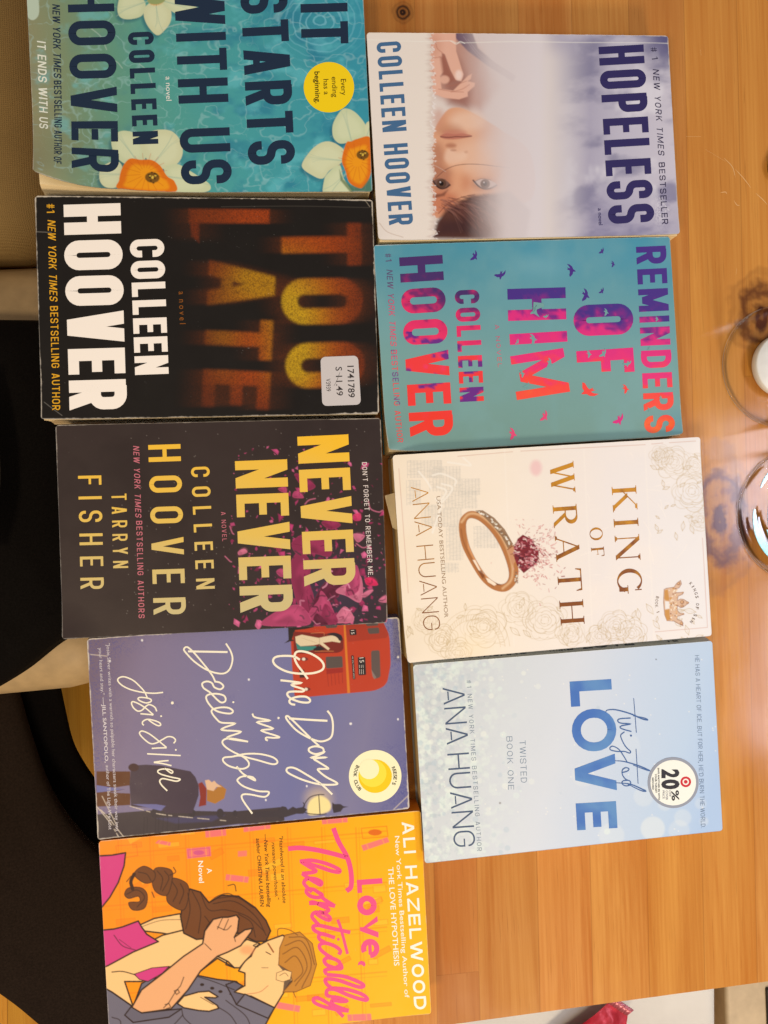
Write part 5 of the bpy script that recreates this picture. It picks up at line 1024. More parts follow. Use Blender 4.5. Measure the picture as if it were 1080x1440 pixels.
# ---- 8 cream book with ring and crown -----------------------------------------------------------
def paint_ring(cv):
    X, Y = cv.PX, cv.PY
    cv.img = cv.grad(X, [(550, S(246, 220, 184)), (700, S(247, 224, 194)), (850, S(240, 222, 204)), (1000, S(238, 224, 216))])
    cv.mix(sst(.4, .8, fbm(X/60, Y/60, 3)), S(250, 228, 202), .3); LN, GY = S(198, 166, 116), S(198, 186, 166); rg = random.Random(7)
    cv.at(550, 620, 4.647)
    # engraved skyline: blocks of fine hatching
    for (x0, y0, x1, y1) in ((105, 130, 330, 240), (250, 170, 450, 330), (330, 330, 560, 440), (300, 440, 460, 560), (360, 560, 470, 780), (540, 560, 700, 700), (100, 260, 190, 420), (200, 420, 300, 560), (440, 250, 580, 350), (330, 800, 440, 860)):
        for y in np.arange(y0, y1, 9): 
            a = x0+rg.uniform(0, 26); 
            while a < x1: b = a+rg.uniform(8, 50); cv.line([(a, y), (min(b, x1), y-.04*(b-a))], 1.0, GY, rg.uniform(.2, .62), smooth=False); a = b+rg.uniform(2, 9)
        for x in np.arange(x0, x1, 22): cv.line([(x, y0), (x+2, y1)], .8, GY, .5, smooth=False)
    for q in ([(180, 200), (230, 260), (260, 310)], [(270, 225), (330, 215), (420, 255), (415, 290)], [(330, 280), (400, 310), (330, 400), (290, 380)], [(370, 140), (440, 150), (520, 160), (470, 110)], [(270, 600), (330, 420)], [(300, 300), (360, 330), (300, 420)]): cv.line(q, 2.6, S(250, 232, 206), .8)
    # peonies and scrolls in fine gold line
    def rose(cx, cy, r, a=.5, c=LN):
        for k in range(7):
            q = r*(.18+.14*k); o = k*.9
            for j in range(4+k//2):
                t = np.linspace(0, 1, 7)*(6.28/(4+k//2))*1.1+j*6.28/(4+k//2)+o; w = q*(1+rg.uniform(.08, .3)*np.sin(np.linspace(0, 3.14, 7))+.16*(rg.random()-.5)); cv.line(np.c_[cx+w*np.cos(t), cy+w*np.sin(t)*.95], .9, c, a*rg.uniform(.5, 1.3))
    def leaf(x, y, l, ang, c=LN):
        k = math.radians(ang); d = np.array([math.cos(k), math.sin(k)]); n = np.array([-d[1], d[0]]); p = np.array([x, y]); cv.line([p, p+d*l*.5+n*l*.2, p+d*l], .8, c, .7); cv.line([p, p+d*l*.5-n*l*.2, p+d*l], .8, c, .7); cv.line([p, p+d*l], .45, c, .4)
    cv.at(530, 600, 2.204)
    for a in ((920, 110, 46, .45), (975, 200, 56, .5), (880, 90, 30, .4), (985, 120, 34, .35), (520, 600, 60, .5), (440, 560, 48, .45), (330, 620, 60, .55), (200, 660, 44, .5), (150, 600, 36, .4), (600, 640, 40, .4), (790, 640, 40, .45), (740, 620, 46, .5), (250, 700, 40, .5), (690, 650, 36, .4), (1000, 290, 30, .35)): rose(*a)
    for i in range(46): leaf(rg.choice((rg.uniform(90, 860), rg.uniform(840, 1010))), rg.uniform(560, 690), rg.uniform(16, 40), rg.uniform(0, 360))
    for i in range(20): leaf(rg.uniform(850, 1000), rg.uniform(70, 330), rg.uniform(14, 30), rg.uniform(0, 360))
    cc = S(206, 170, 116)                 # a scaled coil low on the left
    t = np.linspace(3.3, 6.2, 24); 
    for r in (92, 108, 124): cv.line(np.c_[300+r*np.cos(t)*.9, 690+r*np.sin(t)], .6, cc, .55)
    for i in range(34): a = 3.3+i*.085; cv.line([(300+92*math.cos(a)*.9, 690+92*math.sin(a)), (300+108*math.cos(a+.06)*.9, 690+108*math.sin(a+.06))], .5, cc, .5)
    cv.mix(np.exp(-((cv.X-300)/60)**2-((cv.Y-690)/60)**2), S(250, 220, 170), .5)
    # hair-fine border and pale cracks
    BD = S(206, 148, 120)
    for p in ([(250, 92), (420, 78)], [(445, 76), (830, 56)], [(850, 54), (885, 51)], [(905, 50), (985, 45)], [(1008, 345), (1024, 622), (862, 636)], [(68, 130), (97, 515)]): cv.line(p, .7, BD, .75, smooth=False)
    for i in range(22):
        x, y = rg.uniform(600, 1000), rg.uniform(90, 620); k = rg.uniform(0, 6.28); l = rg.uniform(14, 60); cv.line([(x, y), (x+l*math.cos(k)*.5+3, y+l*math.sin(k)*.5), (x+l*math.cos(k), y+l*math.sin(k))], .8, S(254, 244, 236), .5)
    for x in (395, 640, 830): cv.line([(x, 70), (x+30, 680)], 1.4, S(252, 240, 226), .35, soft=1.2)
    cv.ell(492, 128, 18, 24, S(238, 160, 160), .5, soft=4)
    # ring
    cv.at(640, 700, 6.75); GD, GDk, GDl = S(186, 116, 62), S(126, 66, 32), S(244, 196, 140)
    outer = [(35, 250), (60, 180), (130, 128), (220, 135), (330, 180), (430, 280), (520, 400), (580, 560), (600, 690), (585, 790), (520, 870), (440, 892), (340, 860), (240, 770), (140, 610), (70, 470), (40, 350)]
    inner = [(112, 260), (130, 215), (170, 205), (240, 235), (330, 320), (410, 440), (470, 580), (500, 700), (490, 770), (450, 806), (390, 800), (300, 735), (220, 620), (150, 480), (118, 360)]
    inner = [(300+(x-300)*1.05, 510+(y-510)*1.04) for x, y in inner]; bgc = cv.img.copy(); cv.poly(outer, GD, 1, smooth=True); cv.line(cr([(60, 230), (130, 155), (240, 170), (380, 290), (480, 450), (540, 640), (530, 780), (450, 860)], 6), 2.6, GDl, .7, soft=1.6, smooth=False); cv.line(cr([(55, 300), (80, 420), (160, 590), (260, 740), (360, 840)], 6), 1.6, GDk, .5, soft=1.2, smooth=False)
    cv.poly([(100, 300), (125, 230), (150, 230), (160, 420), (250, 600), (340, 720), (420, 800), (330, 800), (200, 640), (120, 480)], S(222, 150, 92), .9, soft=1.2); cv.poly([(165, 590), (190, 590), (240, 690), (270, 720), (230, 700)], S(254, 226, 190), .95, soft=1); cv.poly([(215, 690), (250, 690), (280, 740), (260, 770)], GDk, .8, soft=.9); cv.poly([(290, 760), (330, 770), (395, 820), (370, 835), (310, 800)], S(254, 226, 190), .95, soft=1); cv.poly([(380, 800), (460, 805), (430, 830), (395, 828)], S(96, 44, 24), .8, soft=1)
    c2 = Canvas(X, Y); c2.at(640, 700, 6.75); c2.poly(inner, (1, 1, 1), 1, smooth=True); k = c2.img[..., :1]; cv.img = cv.img*(1-k)+bgc*k
    cv.line(cr(inner, 5, True), .8, GDk, .55, smooth=False)
    cv.poly([(190, 120), (260, 118), (370, 190), (470, 300), (550, 440), (500, 480), (440, 370), (350, 260), (270, 180)], S(150, 112, 78), .95)
    for i in range(46):
        f = i/45; p = cr([(215, 130), (300, 170), (390, 260), (460, 350), (520, 450)], 10); q = p[int(f*(len(p)-1))]; cv.ell(q[0]+rg.uniform(-16, 16), q[1]+rg.uniform(-12, 12), rg.uniform(6, 12), rg.uniform(5, 9), S(*rg.choice(((236, 220, 190), (250, 238, 214), (120, 92, 70), (206, 180, 146)))), .95)
    for i in range(16): cv.ell(580+rg.uniform(-14, 14), 700+rg.uniform(0, 110), 8, 8, S(*rg.choice(((226, 206, 176), (130, 100, 76)))), .9)
    cv.poly([(495, 490), (560, 450), (575, 600), (540, 640)], S(206, 142, 96)); cv.line([(495, 492), (570, 440)], 1, GDk)
    # the shattering red stone
    cv.poly([(560, 480), (590, 390), (640, 350), (720, 390), (790, 500), (795, 580), (720, 660), (650, 715), (590, 650), (560, 570)], S(126, 36, 40), 1)
    for i in range(130):
        a = rg.uniform(0, 6.28); r = 120*math.sqrt(rg.random()); x, y = 675+r*math.cos(a), 530+r*1.35*math.sin(a)*.9; s_ = rg.uniform(8, 24); cv.poly([(x+s_*math.cos(k), y+s_*math.sin(k)*rg.uniform(.5, 1)) for k in (0, 1.9+rg.random(), 4)], S(*rg.choice(((166, 52, 60), (92, 32, 40), (196, 96, 98), (66, 26, 36), (232, 168, 160), (134, 44, 52), (108, 30, 40), (214, 130, 128)))), .85)
    for i in range(230):
        a = rg.gauss(-.1, 1.1); r = 110+abs(rg.gauss(0, 95)); x, y = 690+r*math.cos(a), 540+r*1.25*math.sin(a); 
        if not (y < 330 or y > 700 or x > 790) and rg.random() < .7: continue
        l = rg.uniform(6, 32); b = a+rg.gauss(0, .9); cv.line([(x, y), (x+l*math.cos(b), y+l*math.sin(b))], rg.uniform(.7, 1.5), S(*rg.choice(((190, 70, 72), (206, 110, 104), (150, 40, 50), (224, 160, 146)))), rg.uniform(.35, .9), smooth=False)
    for i in range(80):
        a = rg.uniform(0, 6.28); r = rg.uniform(70, 150); x, y = 675+r*.85*math.cos(a), 535+r*1.15*math.sin(a); l = rg.uniform(10, 26); b = rg.uniform(0, 6.28); cv.line([(x, y), (x+l*.5*math.cos(b)+5, y+l*.5*math.sin(b)), (x+l*math.cos(b), y+l*math.sin(b))], rg.uniform(.8, 1.6), S(*rg.choice(((222, 150, 146), (170, 60, 66), (240, 206, 186), (110, 30, 40)))), .85)
    # crown
    cv.at(890, 800, 9); A, B_, C_ = S(206, 140, 60), S(150, 90, 56), S(230, 176, 120)
    cv.poly([(392, 260), (420, 245), (520, 230), (545, 190), (600, 145), (612, 190), (580, 240), (540, 250), (545, 300), (630, 295), (625, 320), (570, 345), (560, 400), (600, 380), (640, 385), (705, 428), (640, 480), (600, 490), (560, 460), (560, 530), (590, 560), (645, 570), (600, 590), (555, 600), (560, 640), (620, 660), (632, 720), (570, 690), (520, 660), (430, 655), (400, 580), (385, 420)], S(222, 178, 140), 1, line=B_, lw=.7)
    cv.poly([(398, 270), (440, 260), (460, 400), (420, 400), (396, 380)], A, .95, soft=1); cv.poly([(400, 520), (460, 510), (470, 640), (430, 655), (405, 590)], A, .95, soft=1); cv.poly([(405, 408), (455, 415), (460, 500), (408, 510)], S(240, 226, 214), .95)
    for i in range(90): cv.ell(rg.uniform(455, 560), rg.uniform(240, 655), rg.uniform(6, 12), rg.uniform(5, 10), rg.choice((B_, C_, S(250, 226, 190), A)), .9)
    for x, y, r in ((575, 185, 22), (630, 300, 13), (690, 428, 16), (632, 570, 14), (615, 690, 22), (620, 420, 26), (620, 470, 20)): cv.ell(x, y, r, r*.9, B_, .9); cv.ell(x-2, y-2, r*.6, r*.5, C_, .9)
b8 = book(.028, [(552, 640), (983, 615), (1001, 894), (571, 932)], paint_ring, S(206, 178, 146), 'cream paperback with a printed gold ring, red gem and crown emblem', bends=((0, 0, .03, .002, .0008, 0), (1, 1, .02, .001, 0, 0)), wear=.25, seed=31, page_in=(.0012, .001, .001))
Z8 = (530, 600, 2.204)
GA, GB = S(206, 136, 30), S(136, 74, 30)
def foil(px, py):
    t = sst(-.35, .35, (fbm(px/7, py/7, 8)-.5)*.9+(py-755)/150*.5); return GA*(1-t[:, None])+GB*t[:, None]
def serif(T, txt, p0, p1, h, c):
    """high-contrast roman capitals with bracketed serifs"""
    T.c = c; p0 = T.px(p0); p1 = T.px(p1); hh = h/T.Z[2]; d = p1-p0; Lh = np.linalg.norm(d)/hh; d = d/np.linalg.norm(d); up = np.array([d[1], -d[0]])
    W = dict(K=1.0, I=.36, N=1.06, G=1.0, O=1.0, F=.76, W=1.42, R=.94, A=1.06, T=.95, H=1.06); sp = (Lh-sum(W[c_] for c_ in txt))/max(1, len(txt)-1); x = 0; tk, tn = .165, .045
    def put(Q): T.quads([p0+np.outer((q[:, 0]+x)*hh, d)+np.outer(q[:, 1]*hh, up) for q in Q], 3)
    bar = lambda a, b, c_, e: [np.array([(a, b), (c_, b), (c_, e), (a, e)], float)]
    dg = lambda a, b, c_, e, t: [np.array([(a-t/2, b), (a+t/2, b), (c_+t/2, e), (c_-t/2, e)], float)]
    def sf(cx, y, w=.34, s=1):
        s = 1 if y < .5 else -1; put(bar(cx-w/2, y if s > 0 else y-.03, cx+w/2, y+.03 if s > 0 else y)); put([np.array([(cx-w*.32, y+s*.03), (cx+w*.32, y+s*.03), (cx+tk*.4, y+s*.09), (cx-tk*.4, y+s*.09)])])
    for ch in txt:
        w = W[ch]
        if ch in 'KIFRHT':
            cx = .18 if ch != 'T' else w/2; put(bar(cx-tk/2, 0, cx+tk/2, 1)); sf(cx, 0)
            if ch != 'T': sf(cx, 1)
        if ch == 'K': put(dg(w-.14, 1, cx, .4, tn*1.4)); put(dg(.38, .62, w-.1, 0, tk*1.1)); sf(w-.14, 1, .26); sf(w-.1, 0, .3)
        elif ch == 'H': put(bar(w-.18-tk/2, 0, w-.18+tk/2, 1)); sf(w-.18, 0); sf(w-.18, 1); put(bar(.18, .49, w-.18, .53))
        elif ch == 'N': put(bar(.14-tn/2, 0, .14+tn/2, 1)); put(bar(w-.14-tn/2, 0, w-.14+tn/2, 1)); put(dg(.14, 1, w-.14, 0, tk*1.15)); sf(.14, 0, .26); sf(w-.14, 1, .26); put(bar(0, .97, .2, 1))
        elif ch == 'T': put(bar(.02, .955, w-.02, 1)); put([np.array([(.0, .76), (.04, .76), (.1, .96), (.02, .96)])]); put([np.array([(w-.04, .76), (w, .76), (w-.02, .96), (w-.1, .96)])])
        elif ch == 'F': put(bar(.18, .955, w-.03, 1)); put(bar(.18, .48, w-.16, .52)); put([np.array([(w-.04, .76), (w, .76), (w-.02, .96), (w-.1, .96)])]); put(bar(w-.18, .4, w-.15, .6))
        elif ch == 'R':
            t = np.linspace(math.pi/2, -math.pi/2, 12); put(stroke(np.r_[[(.2, .978)], np.c_[.46+.28*np.cos(t), .745+.235*np.sin(t)], [(.2, .51)]], np.r_[tn, tn+(tk-tn)*np.sin(np.linspace(0, 3.14, 12)), tn])); put(dg(.42, .5, w-.1, 0, tk*1.1)); put(bar(w-.18, 0, w+.02, .03))
        elif ch == 'A': put(dg(.1, 0, w/2, 1, tn*1.3)); put(dg(w-.14, 0, w/2-.01, 1, tk*1.12)); put(bar(.22, .32, w-.26, .36)); sf(.1, 0, .24); sf(w-.14, 0, .34)
        elif ch == 'W':
            for a, b, t in ((.12, .38, tk*1.1), (.66, .38, tn*1.3), (.64, .92, tk*1.1), (1.18, .92, tn*1.3)): put(dg(a, 1, b, 0, t))
            sf(.12, 1, .3); sf(.65, 1, .3); sf(1.18, 1, .24)
        elif ch in 'OG':
            t = np.linspace(0, 2*math.pi, 40, endpoint=False) if ch == 'O' else np.linspace(.75, 2*math.pi-.45, 34); th = tn+(tk-tn)*np.abs(np.cos(t))**1.3; P = np.c_[w/2+(w/2-th/2)*np.cos(t), .5+(.51-th/2)*np.sin(t)]; put(stroke(P, th, ch == 'O'))
            if ch == 'G': put(bar(w-.16-tk/2, .06, w-.16+tk/2, .42)); put(bar(w-.32, .4, w+.02, .43)); put(bar(w-.14, .7, w-.1, .97))
        x += w+sp
T = Text(*Z8); serif(T, 'KING', (726, 186), (747, 518), 76, GA); serif(T, 'OF', (657, 314), (665, 404), 40, GA); serif(T, 'WRATH', (534, 113), (570, 617), 74, GA); T.build('title', b8, b8['cover'], colf=foil)
T = Text(*Z8); T.caps('ANA', (105, 187), (121, 340), 52, t=.055, sp=.16, tess=8).caps('HUANG', (122, 370), (145, 632), 52, t=.055, sp=.2, tess=8); T.build('author_name', b8, b8['cover'], colf=foil)
T = Text(*Z8); T.bf('USA TODAY BESTSELLING AUTHOR', (184, 216), (209, 592), 12, S(164, 130, 96), 0); c0 = np.array([890+480/9, 800+430/9])
T.Z = (0, 0, 1); T.arc('KINGS OF SIN', (936, 848), 42.5, -38, 36, 4.2, S(110, 84, 66), .012, .95); T.arc('BOOK 1', (957, 849), 36, 195, 160, 4.0, S(150, 124, 100), .008, .95); T.build('tagline', b8, b8['cover'], split=True)

# ---- 9 pale blue book ---------------------------------------------------------------------------
def paint_ice(cv):
    X, Y = cv.PX, cv.PY
    cv.img = cv.grad(X+.25*(Y-1050)+20*(fbm(X/60, Y/60, 3)-.5), [(575, S(204, 200, 190)), (680, S(214, 210, 200)), (780, S(216, 212, 206)), (870, S(202, 206, 210)), (960, S(190, 201, 214)), (1020, S(176, 192, 214))])
    rg = random.Random(5); cv.mix(sst(760, 600, X)*sst(.45, .75, fbm(X/9, Y/9, 15, 4)), S(232, 234, 226), .7); cv.mix(sst(720, 580, X)*sst(.5, .8, fbm(X/6, Y/6, 17, 3)), S(172, 182, 178), .5)
    for i in range(330): x = 580+abs(rg.gauss(0, 75)); y = rg.uniform(905, 1215); r = rg.uniform(1, 4.5); cv.at(0, 0, 1); cv.ell(x, y, r, r, S(*rg.choice(((240, 240, 232), (226, 230, 226), (184, 194, 192)))), rg.uniform(.15, .5), soft=1)
    for x, y, r, a in ((918, 1165, 17, .6), (960, 1150, 12, .35), (905, 1120, 14, .3), (935, 1130, 10, .35), (955, 1168, 15, .3), (860, 1175, 18, .35), (985, 1130, 8, .3), (820, 1090, 16, .25), (880, 1050, 20, .2), (990, 1155, 6, .4)): cv.ell(x, y, r, r, S(244, 238, 232), a*.6, soft=2.2)
    for i in range(60): cv.ell(rg.uniform(620, 1010), rg.uniform(910, 1190), .8, .8, S(248, 244, 240), .7)
    cv.ell(703, 1129, 1.6, 1.6, S(150, 140, 130), .8); cv.ell(922, 927, 1, 1, S(90, 90, 90), .8)
b9 = book(.0265, [(580, 934), (1003, 902), (1014, 1165), (598, 1217)], paint_ice, S(196, 196, 192), 'pale blue paperback with a big blue four letter title and round discount sticker', wear=.12, slant=.0034, seed=37, page_in=(.0012, .001, .001))
Z9 = (560, 880, 2.25); T = Text(*Z9); BLU = S(86, 122, 168)
def blue(px, py): t = sst(.3, .7, fbm(px/30, py/24, 4))[:, None]; return S(74, 112, 170)*(1-t)+S(100, 140, 178)*t
T.caps('L', (541, 176), (546, 256), 132, t=.25, tess=8).caps('O', (548, 265), (553, 399), 137, t=.205, tess=8).caps('V', (555, 412), (562, 528), 130, t=.22, tess=8).caps('E', (561, 562), (566, 647), 128, t=.24, tess=8); T.build('title', b9, b9['cover'], colf=blue)
T = Text(780, 980, 4.909); BS = S(66, 98, 142); T.c = BS
T.pen([(350, 105), (362, 90), (420, 88), (520, 115), (600, 150), (640, 158), (615, 144), (540, 130)], 1.8, taper=True); T.pen([(543, 8), (553, 130), (562, 246)], .9); T.pen([(522, 145), (450, 150), (433, 165), (455, 180), (520, 186), (462, 198), (450, 210), (470, 222), (528, 238)], 1.5); T.pen([(480, 240), (455, 262), (460, 290), (480, 330), (500, 355), (522, 375), (515, 387), (480, 376), (430, 376), (385, 365), (382, 348), (402, 340), (440, 360), (470, 400), (500, 450)], 1.4); T.disc(525, 266, 7)
T.pen([(415, 440), (480, 446), (580, 475), (652, 507), (620, 500), (540, 470)], 1.7, taper=True); T.pen([(560, 358), (568, 480), (575, 598)], .9); T.pen([(465, 522), (500, 512), (512, 496), (490, 488), (466, 505), (468, 540), (490, 568), (520, 582), (520, 606), (490, 614), (466, 600), (470, 580), (505, 575)], 1.4); T.pen([(420, 592), (520, 602), (600, 635), (628, 650), (592, 645), (500, 600)], 1.8, taper=True); T.build('title_script', b9, b9['cover'], zoff=1.4e-4)
T = Text(*Z9); DK = S(78, 90, 108); T.caps('ANA', (140, 196), (154, 376), 68, t=.075, sp=.2, c=DK).caps('HUANG', (155, 405), (176, 700), 68, t=.075, sp=.2); T.build('author_name', b9, b9['cover'])
T = Text(*Z9); G2_ = S(122, 136, 152)
T.caps('HE HAS A HEART OF ICE.', (937, 93), (945, 308), 14, t=.12, sp=.22, c=G2_, space=.4).caps("..BUT FOR HER, HE'D BURN THE WORLD.", (945, 310), (958, 640), 14, t=.12, sp=.22, space=.4).caps('TWISTED', (383, 363), (388, 496), 19, t=.09, sp=.4, c=S(118, 132, 142)).caps('BOOK ONE', (342, 350), (348, 518), 18, t=.09, sp=.4).caps('#1 NEW YORK TIMES BESTSELLING AUTHOR', (216, 172), (250, 712), 14, t=.11, sp=.55, c=S(132, 140, 144)); T.build('tagline', b9, b9['cover'], split=True)
ZS = (780, 980, 4.909)
st = sticker_slab(b9, 'discount_sticker', circ(817, 591, 176, ZS), S(150, 148, 150)); T = Text(*ZS); T.disc(817, 591, 157, S(244, 238, 236)); T.k = 3
T.disc(903, 585, 37, S(206, 44, 50), r2=22); T.disc(903, 585, 13); T.build('sticker_face', b9, st, zoff=2.1e-4)
T = Text(*ZS); K = S(52, 48, 50); T.bf('2', (742, 498), (742, 560), 108, K, .045).bf('0', (742, 570), (744, 638), 108, K, .05).bf('%', (806, 644), (808, 716), 48, K, .02).bf('OFF', (786, 645), (787, 688), 16, S(130, 120, 120)).bf('COVER', (764, 645), (766, 710), 15).bf('PRICE', (742, 645), (744, 702), 14).bf('SAVE ANOTHER 5% WITH', (709, 488), (714, 710), 11, K, .015).bf('YOUR TARGET', (690, 530), (694, 662), 11, K, .015).bf('REDCARD', (670, 556), (673, 640), 11, K, .015); T.build('sticker_lettering', b9, st, zoff=2.1e-4+9e-5)
# lettering along the visible spine of the pale blue book
sv = b9; bx = np.array([(-.062, .0), (.0, 0), (.07, 0)])
for txt, x0, w in (('ANA HUANG', -.075, .05), ('TWISTED', -.01, .018), ('LOVE', .014, .036), ('TL', .072, .009)):
    V, F = bfont(txt, .02); s_ = w/(V[:, 0].max()-V[:, 0].min()); V = (V-V.min(0))*np.array([s_, .010/CAPH]); zz = .004+V[:, 1]
    zt = .0265-zz; yy = sv['W']/2-.0005+.0011*np.sin(np.pi*np.clip(zt/sv['h'], 0, 1))+.0034*(1-zt/sv['h'])+9e-5
    mesh_obj('spine_lettering', np.c_[x0+V[:, 0], yy, zt], F, M_PRINT, sv['spine'], colr=np.tile(S(70, 80, 90), (len(V), 1)))
# ------------------------------------------------------------------ glasses, candle, packet, bookmark, coaster
def glass_mat(name, ior):
    m = NT(name); t = m.t; out = m.n['Material Output']; tr = m.n.new('ShaderNodeBsdfTransparent'); tr.inputs[0].default_value = (.992, .99, .992, 1); gl = m.n.new('ShaderNodeBsdfGlossy'); gl.inputs['Roughness'].default_value = .02
    fr = m.n.new('ShaderNodeFresnel'); fr.inputs[0].default_value = ior; mx = m.n.new('ShaderNodeMixShader'); t.links.new(fr.outputs[0], mx.inputs[0]); t.links.new(tr.outputs[0], mx.inputs[1]); t.links.new(gl.outputs[0], mx.inputs[2]); t.links.new(mx.outputs[0], out.inputs[0]); return m.m
M_GLASS = glass_mat('clear_glass', 1.45); M_WALL = glass_mat('thin_glass', 1.06)
def lathe(name, prof, mat, parent=None, n=72):
    V = []; F = []
    for r, z in prof:
        for i in range(n): a = 2*math.pi*i/n; V.append((r*math.cos(a), r*math.sin(a), z))
    for k in range(len(prof)-1): F += [(k*n+i, k*n+(i+1) % n, (k+1)*n+(i+1) % n, (k+1)*n+i) for i in range(n)]
    return mesh_obj(name, V, F, mat, parent, True)
def rr(px, py, r): a, b = Wp(px, py), Wp(px-r, py); return np.linalg.norm(a-b)
def tumbler(px, py, rpx, label, hgt=.095):
    c = Wp(px, py); r = rr(px, py, rpx); t = empty('drinking_glass', (c[0], c[1], .0004)); tag(t, label, 'glass', 'glasses at the right of the table'); w = .0022
    lathe('bowl', [(r*.86, .0006), (r*.95, .0), (r, .003), (r*1.0, .010), (r*.99, hgt*.5), (r*1.0, hgt), (r-w*.4, hgt+.001)], M_WALL, t)
    lathe('rim', [(r-.0003, .0006), (r+.0002, .0006), (r+.0003, .0012), (r, .0016), (r-.0003, .0012), (r-.0003, .0006)], M_GLASS, t); lathe('base', [(r*.86, .0006), (r*.5, .0016), (1e-5, .0018)], M_WALL, t)
    return t, c, r
g1, c1, r1 = tumbler(1095, 516, 80, 'clear glass holding a flat white candle, upper of the two glasses')
g2, c2, r2 = tumbler(1126, 724, 90, 'clear glass with light blue reflections built as bands in its base beside the cream book')
M_WAX = plain('white_wax', S(240, 228, 222), .5); cn = empty('candle', (c1[0]-.0006, c1[1], .0026)); tag(cn, 'flat white round candle inside the upper clear glass', 'candle'); rw = rr(1089, 516, 41)
lathe('wax', [(1e-5, 0), (rw*.97, 0), (rw, .001), (rw, .006), (rw*.96, .007), (rw*.3, .0066), (1e-5, .0066)], M_WAX, cn); lathe('wick', [(.0006, .0064), (.0006, .010), (1e-5, .0102)], plain('wick', S(70, 50, 40), .9), cn, 10)
# reflected blue and pale light in the second glass, built as coloured bands
m = NT('blue_reflection_paint'); m.set(Base_Color=m.mix(m.mapr(m.noise(m.obj(), 90, 3), .35, .65), tuple(S(84, 210, 245)), tuple(S(140, 214, 244))), Roughness=.15, Specular_IOR_Level=.7); M_REFL = m.m
M_REFL2 = plain('pale_reflection_paint', S(214, 206, 226), .2)
def painted_reflection(a0, a1, q0, q1, w, z, mt=None):
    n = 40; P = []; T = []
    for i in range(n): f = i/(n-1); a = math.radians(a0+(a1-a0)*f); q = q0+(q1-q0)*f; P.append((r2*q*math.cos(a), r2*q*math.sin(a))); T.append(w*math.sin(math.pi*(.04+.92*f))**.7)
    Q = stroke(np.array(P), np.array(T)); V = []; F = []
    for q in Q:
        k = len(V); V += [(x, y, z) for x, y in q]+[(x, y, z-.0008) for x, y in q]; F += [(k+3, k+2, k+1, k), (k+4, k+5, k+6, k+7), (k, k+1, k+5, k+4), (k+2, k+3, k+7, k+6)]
    return mesh_obj('painted_reflection', V, F, mt or M_REFL, g2)
for s in ((172, 262, .84, .80, .0052, .0090), (196, 250, .68, .70, .0022, .0092), (170, 285, .52, .40, .0050, .0094), (120, 150, .86, .84, .0026, .0090), (200, 300, .26, .34, .0044, .0096), (180, 268, .75, .74, .0040, .0070, M_REFL2), (165, 235, .60, .56, .0032, .0072, M_REFL2)): painted_reflection(*s)
# round coaster cut by the right edge
c = Wp(1101, 238); cs = empty('coaster', (c[0], c[1], .0003)); tag(cs, 'small round tan coaster with a dark rim at the right edge', 'coaster'); rc_ = rr(1101, 238, 22)
lathe('rim', [(rc_*.85, 0), (rc_, 0), (rc_, .006), (rc_*.9, .007), (rc_*.85, .005)], M_BLK, cs); lathe('pad', [(rc_*.85, .0045), (1e-5, .0045)], plain('cork', S(196, 140, 84), .8), cs)
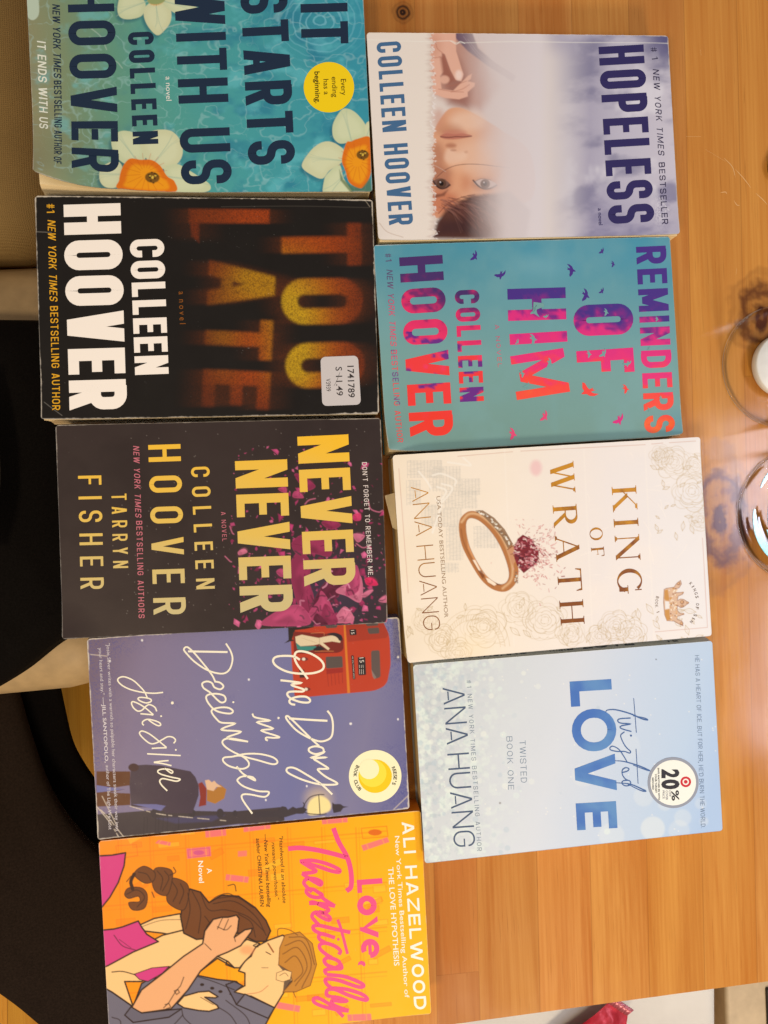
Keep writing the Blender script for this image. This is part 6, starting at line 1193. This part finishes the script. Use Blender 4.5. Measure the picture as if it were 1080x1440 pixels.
# scratches are scraped into the varnish near the right edge
# red foil packet on the white seat
def packet():
    ax = [Wp(872, 1416, -.262), Wp(838, 1468, -.262)]; d = (ax[1]-ax[0])[:2]; d /= np.linalg.norm(d); n = np.array([-d[1], d[0]]); c = (ax[0][:2]); rg = np.random.RandomState(4)
    t = empty('snack_packet', (c[0], c[1], -.279)); tag(t, 'crumpled red foil packet lying on the white chair seat', 'packet')
    N, K = 44, 30; V = []; 
    for side in (1, -1):
        for i in range(N):
            for j in range(K):
                u, v = i/(N-1), j/(K-1)*2-1; w = .012+.036*min(1, u*1.6); h_ = .010*(math.sin(math.pi*min(1, max(0, (u-.06)/.94)))**.6)*(1-abs(v)**2.2)**.6 if abs(v) < 1 and u > .06 else 0
                P = d*(u*.15)+n*(v*w); cz = float(fbm(np.array([P[0]*90+side*5]), np.array([P[1]*90]), 6, 3)[0]-.5)*.004*(1 if h_ else .4)
                V.append((P[0]+cz*.6, P[1]+cz*.5, .0155+side*h_*.9+cz*(h_ > 0)+.003*math.sin(u*9)))
    I = np.arange(N*K).reshape(N, K); F = [(I[i, j], I[i+1, j], I[i+1, j+1], I[i, j+1]) for i in range(N-1) for j in range(K-1)]; F = [tuple(int(q) for q in f[::-1]) for f in F]+[tuple(int(q)+N*K for q in f) for f in F]
    m = NT('red_foil'); m.set(Base_Color=m.mix(m.mapr(m.noise(m.obj(), 45, 4), .4, .65), tuple(S(176, 26, 40)), tuple(S(226, 46, 60))), Roughness=.36, Metallic=.2); m.bump(m.noise(m.obj(), 70, 2), .35, .004)
    mesh_obj('pouch', V, F, m.m, t, True)
    m2 = NT('silver_crimp'); m2.set(Base_Color=(.42, .12, .16, 1), Roughness=.35, Metallic=.3); V = []; F = []
    for i in range(24):
        v = i/23*2-1
        for q in (0, 1): P = d*(-.006+q*.010)+n*(v*.013); V.append((P[0], P[1], .0165+.0012*math.sin(i*2.4)+.004*(1-q)))
    F = [(2*i, 2*i+1, 2*i+3, 2*i+2) for i in range(23)]; o = mesh_obj('crimped_edge', V, F, m2.m, t, True); s = o.modifiers.new('t', 'SOLIDIFY'); s.thickness = .0006
packet()
# paper bookmark sticking out of the cream book
P = np.array([Wp(x, y, .016) for x, y in ((541, 697), (566, 690), (572, 752), (552, 742))]); cm = P.mean(0); V = [tuple(p-cm) for p in P]+[tuple(p-cm-np.array([0, 0, .0003])) for p in P]
o = mesh_obj('bookmark', V, [(3, 2, 1, 0), (4, 5, 6, 7), (0, 1, 5, 4), (1, 2, 6, 5), (2, 3, 7, 6), (3, 0, 4, 7)], plain('bookmark_paper', S(240, 208, 160), .8)); o.location = cm; tag(o, 'pale paper bookmark poking out of the cream book near the petals book', 'bookmark')
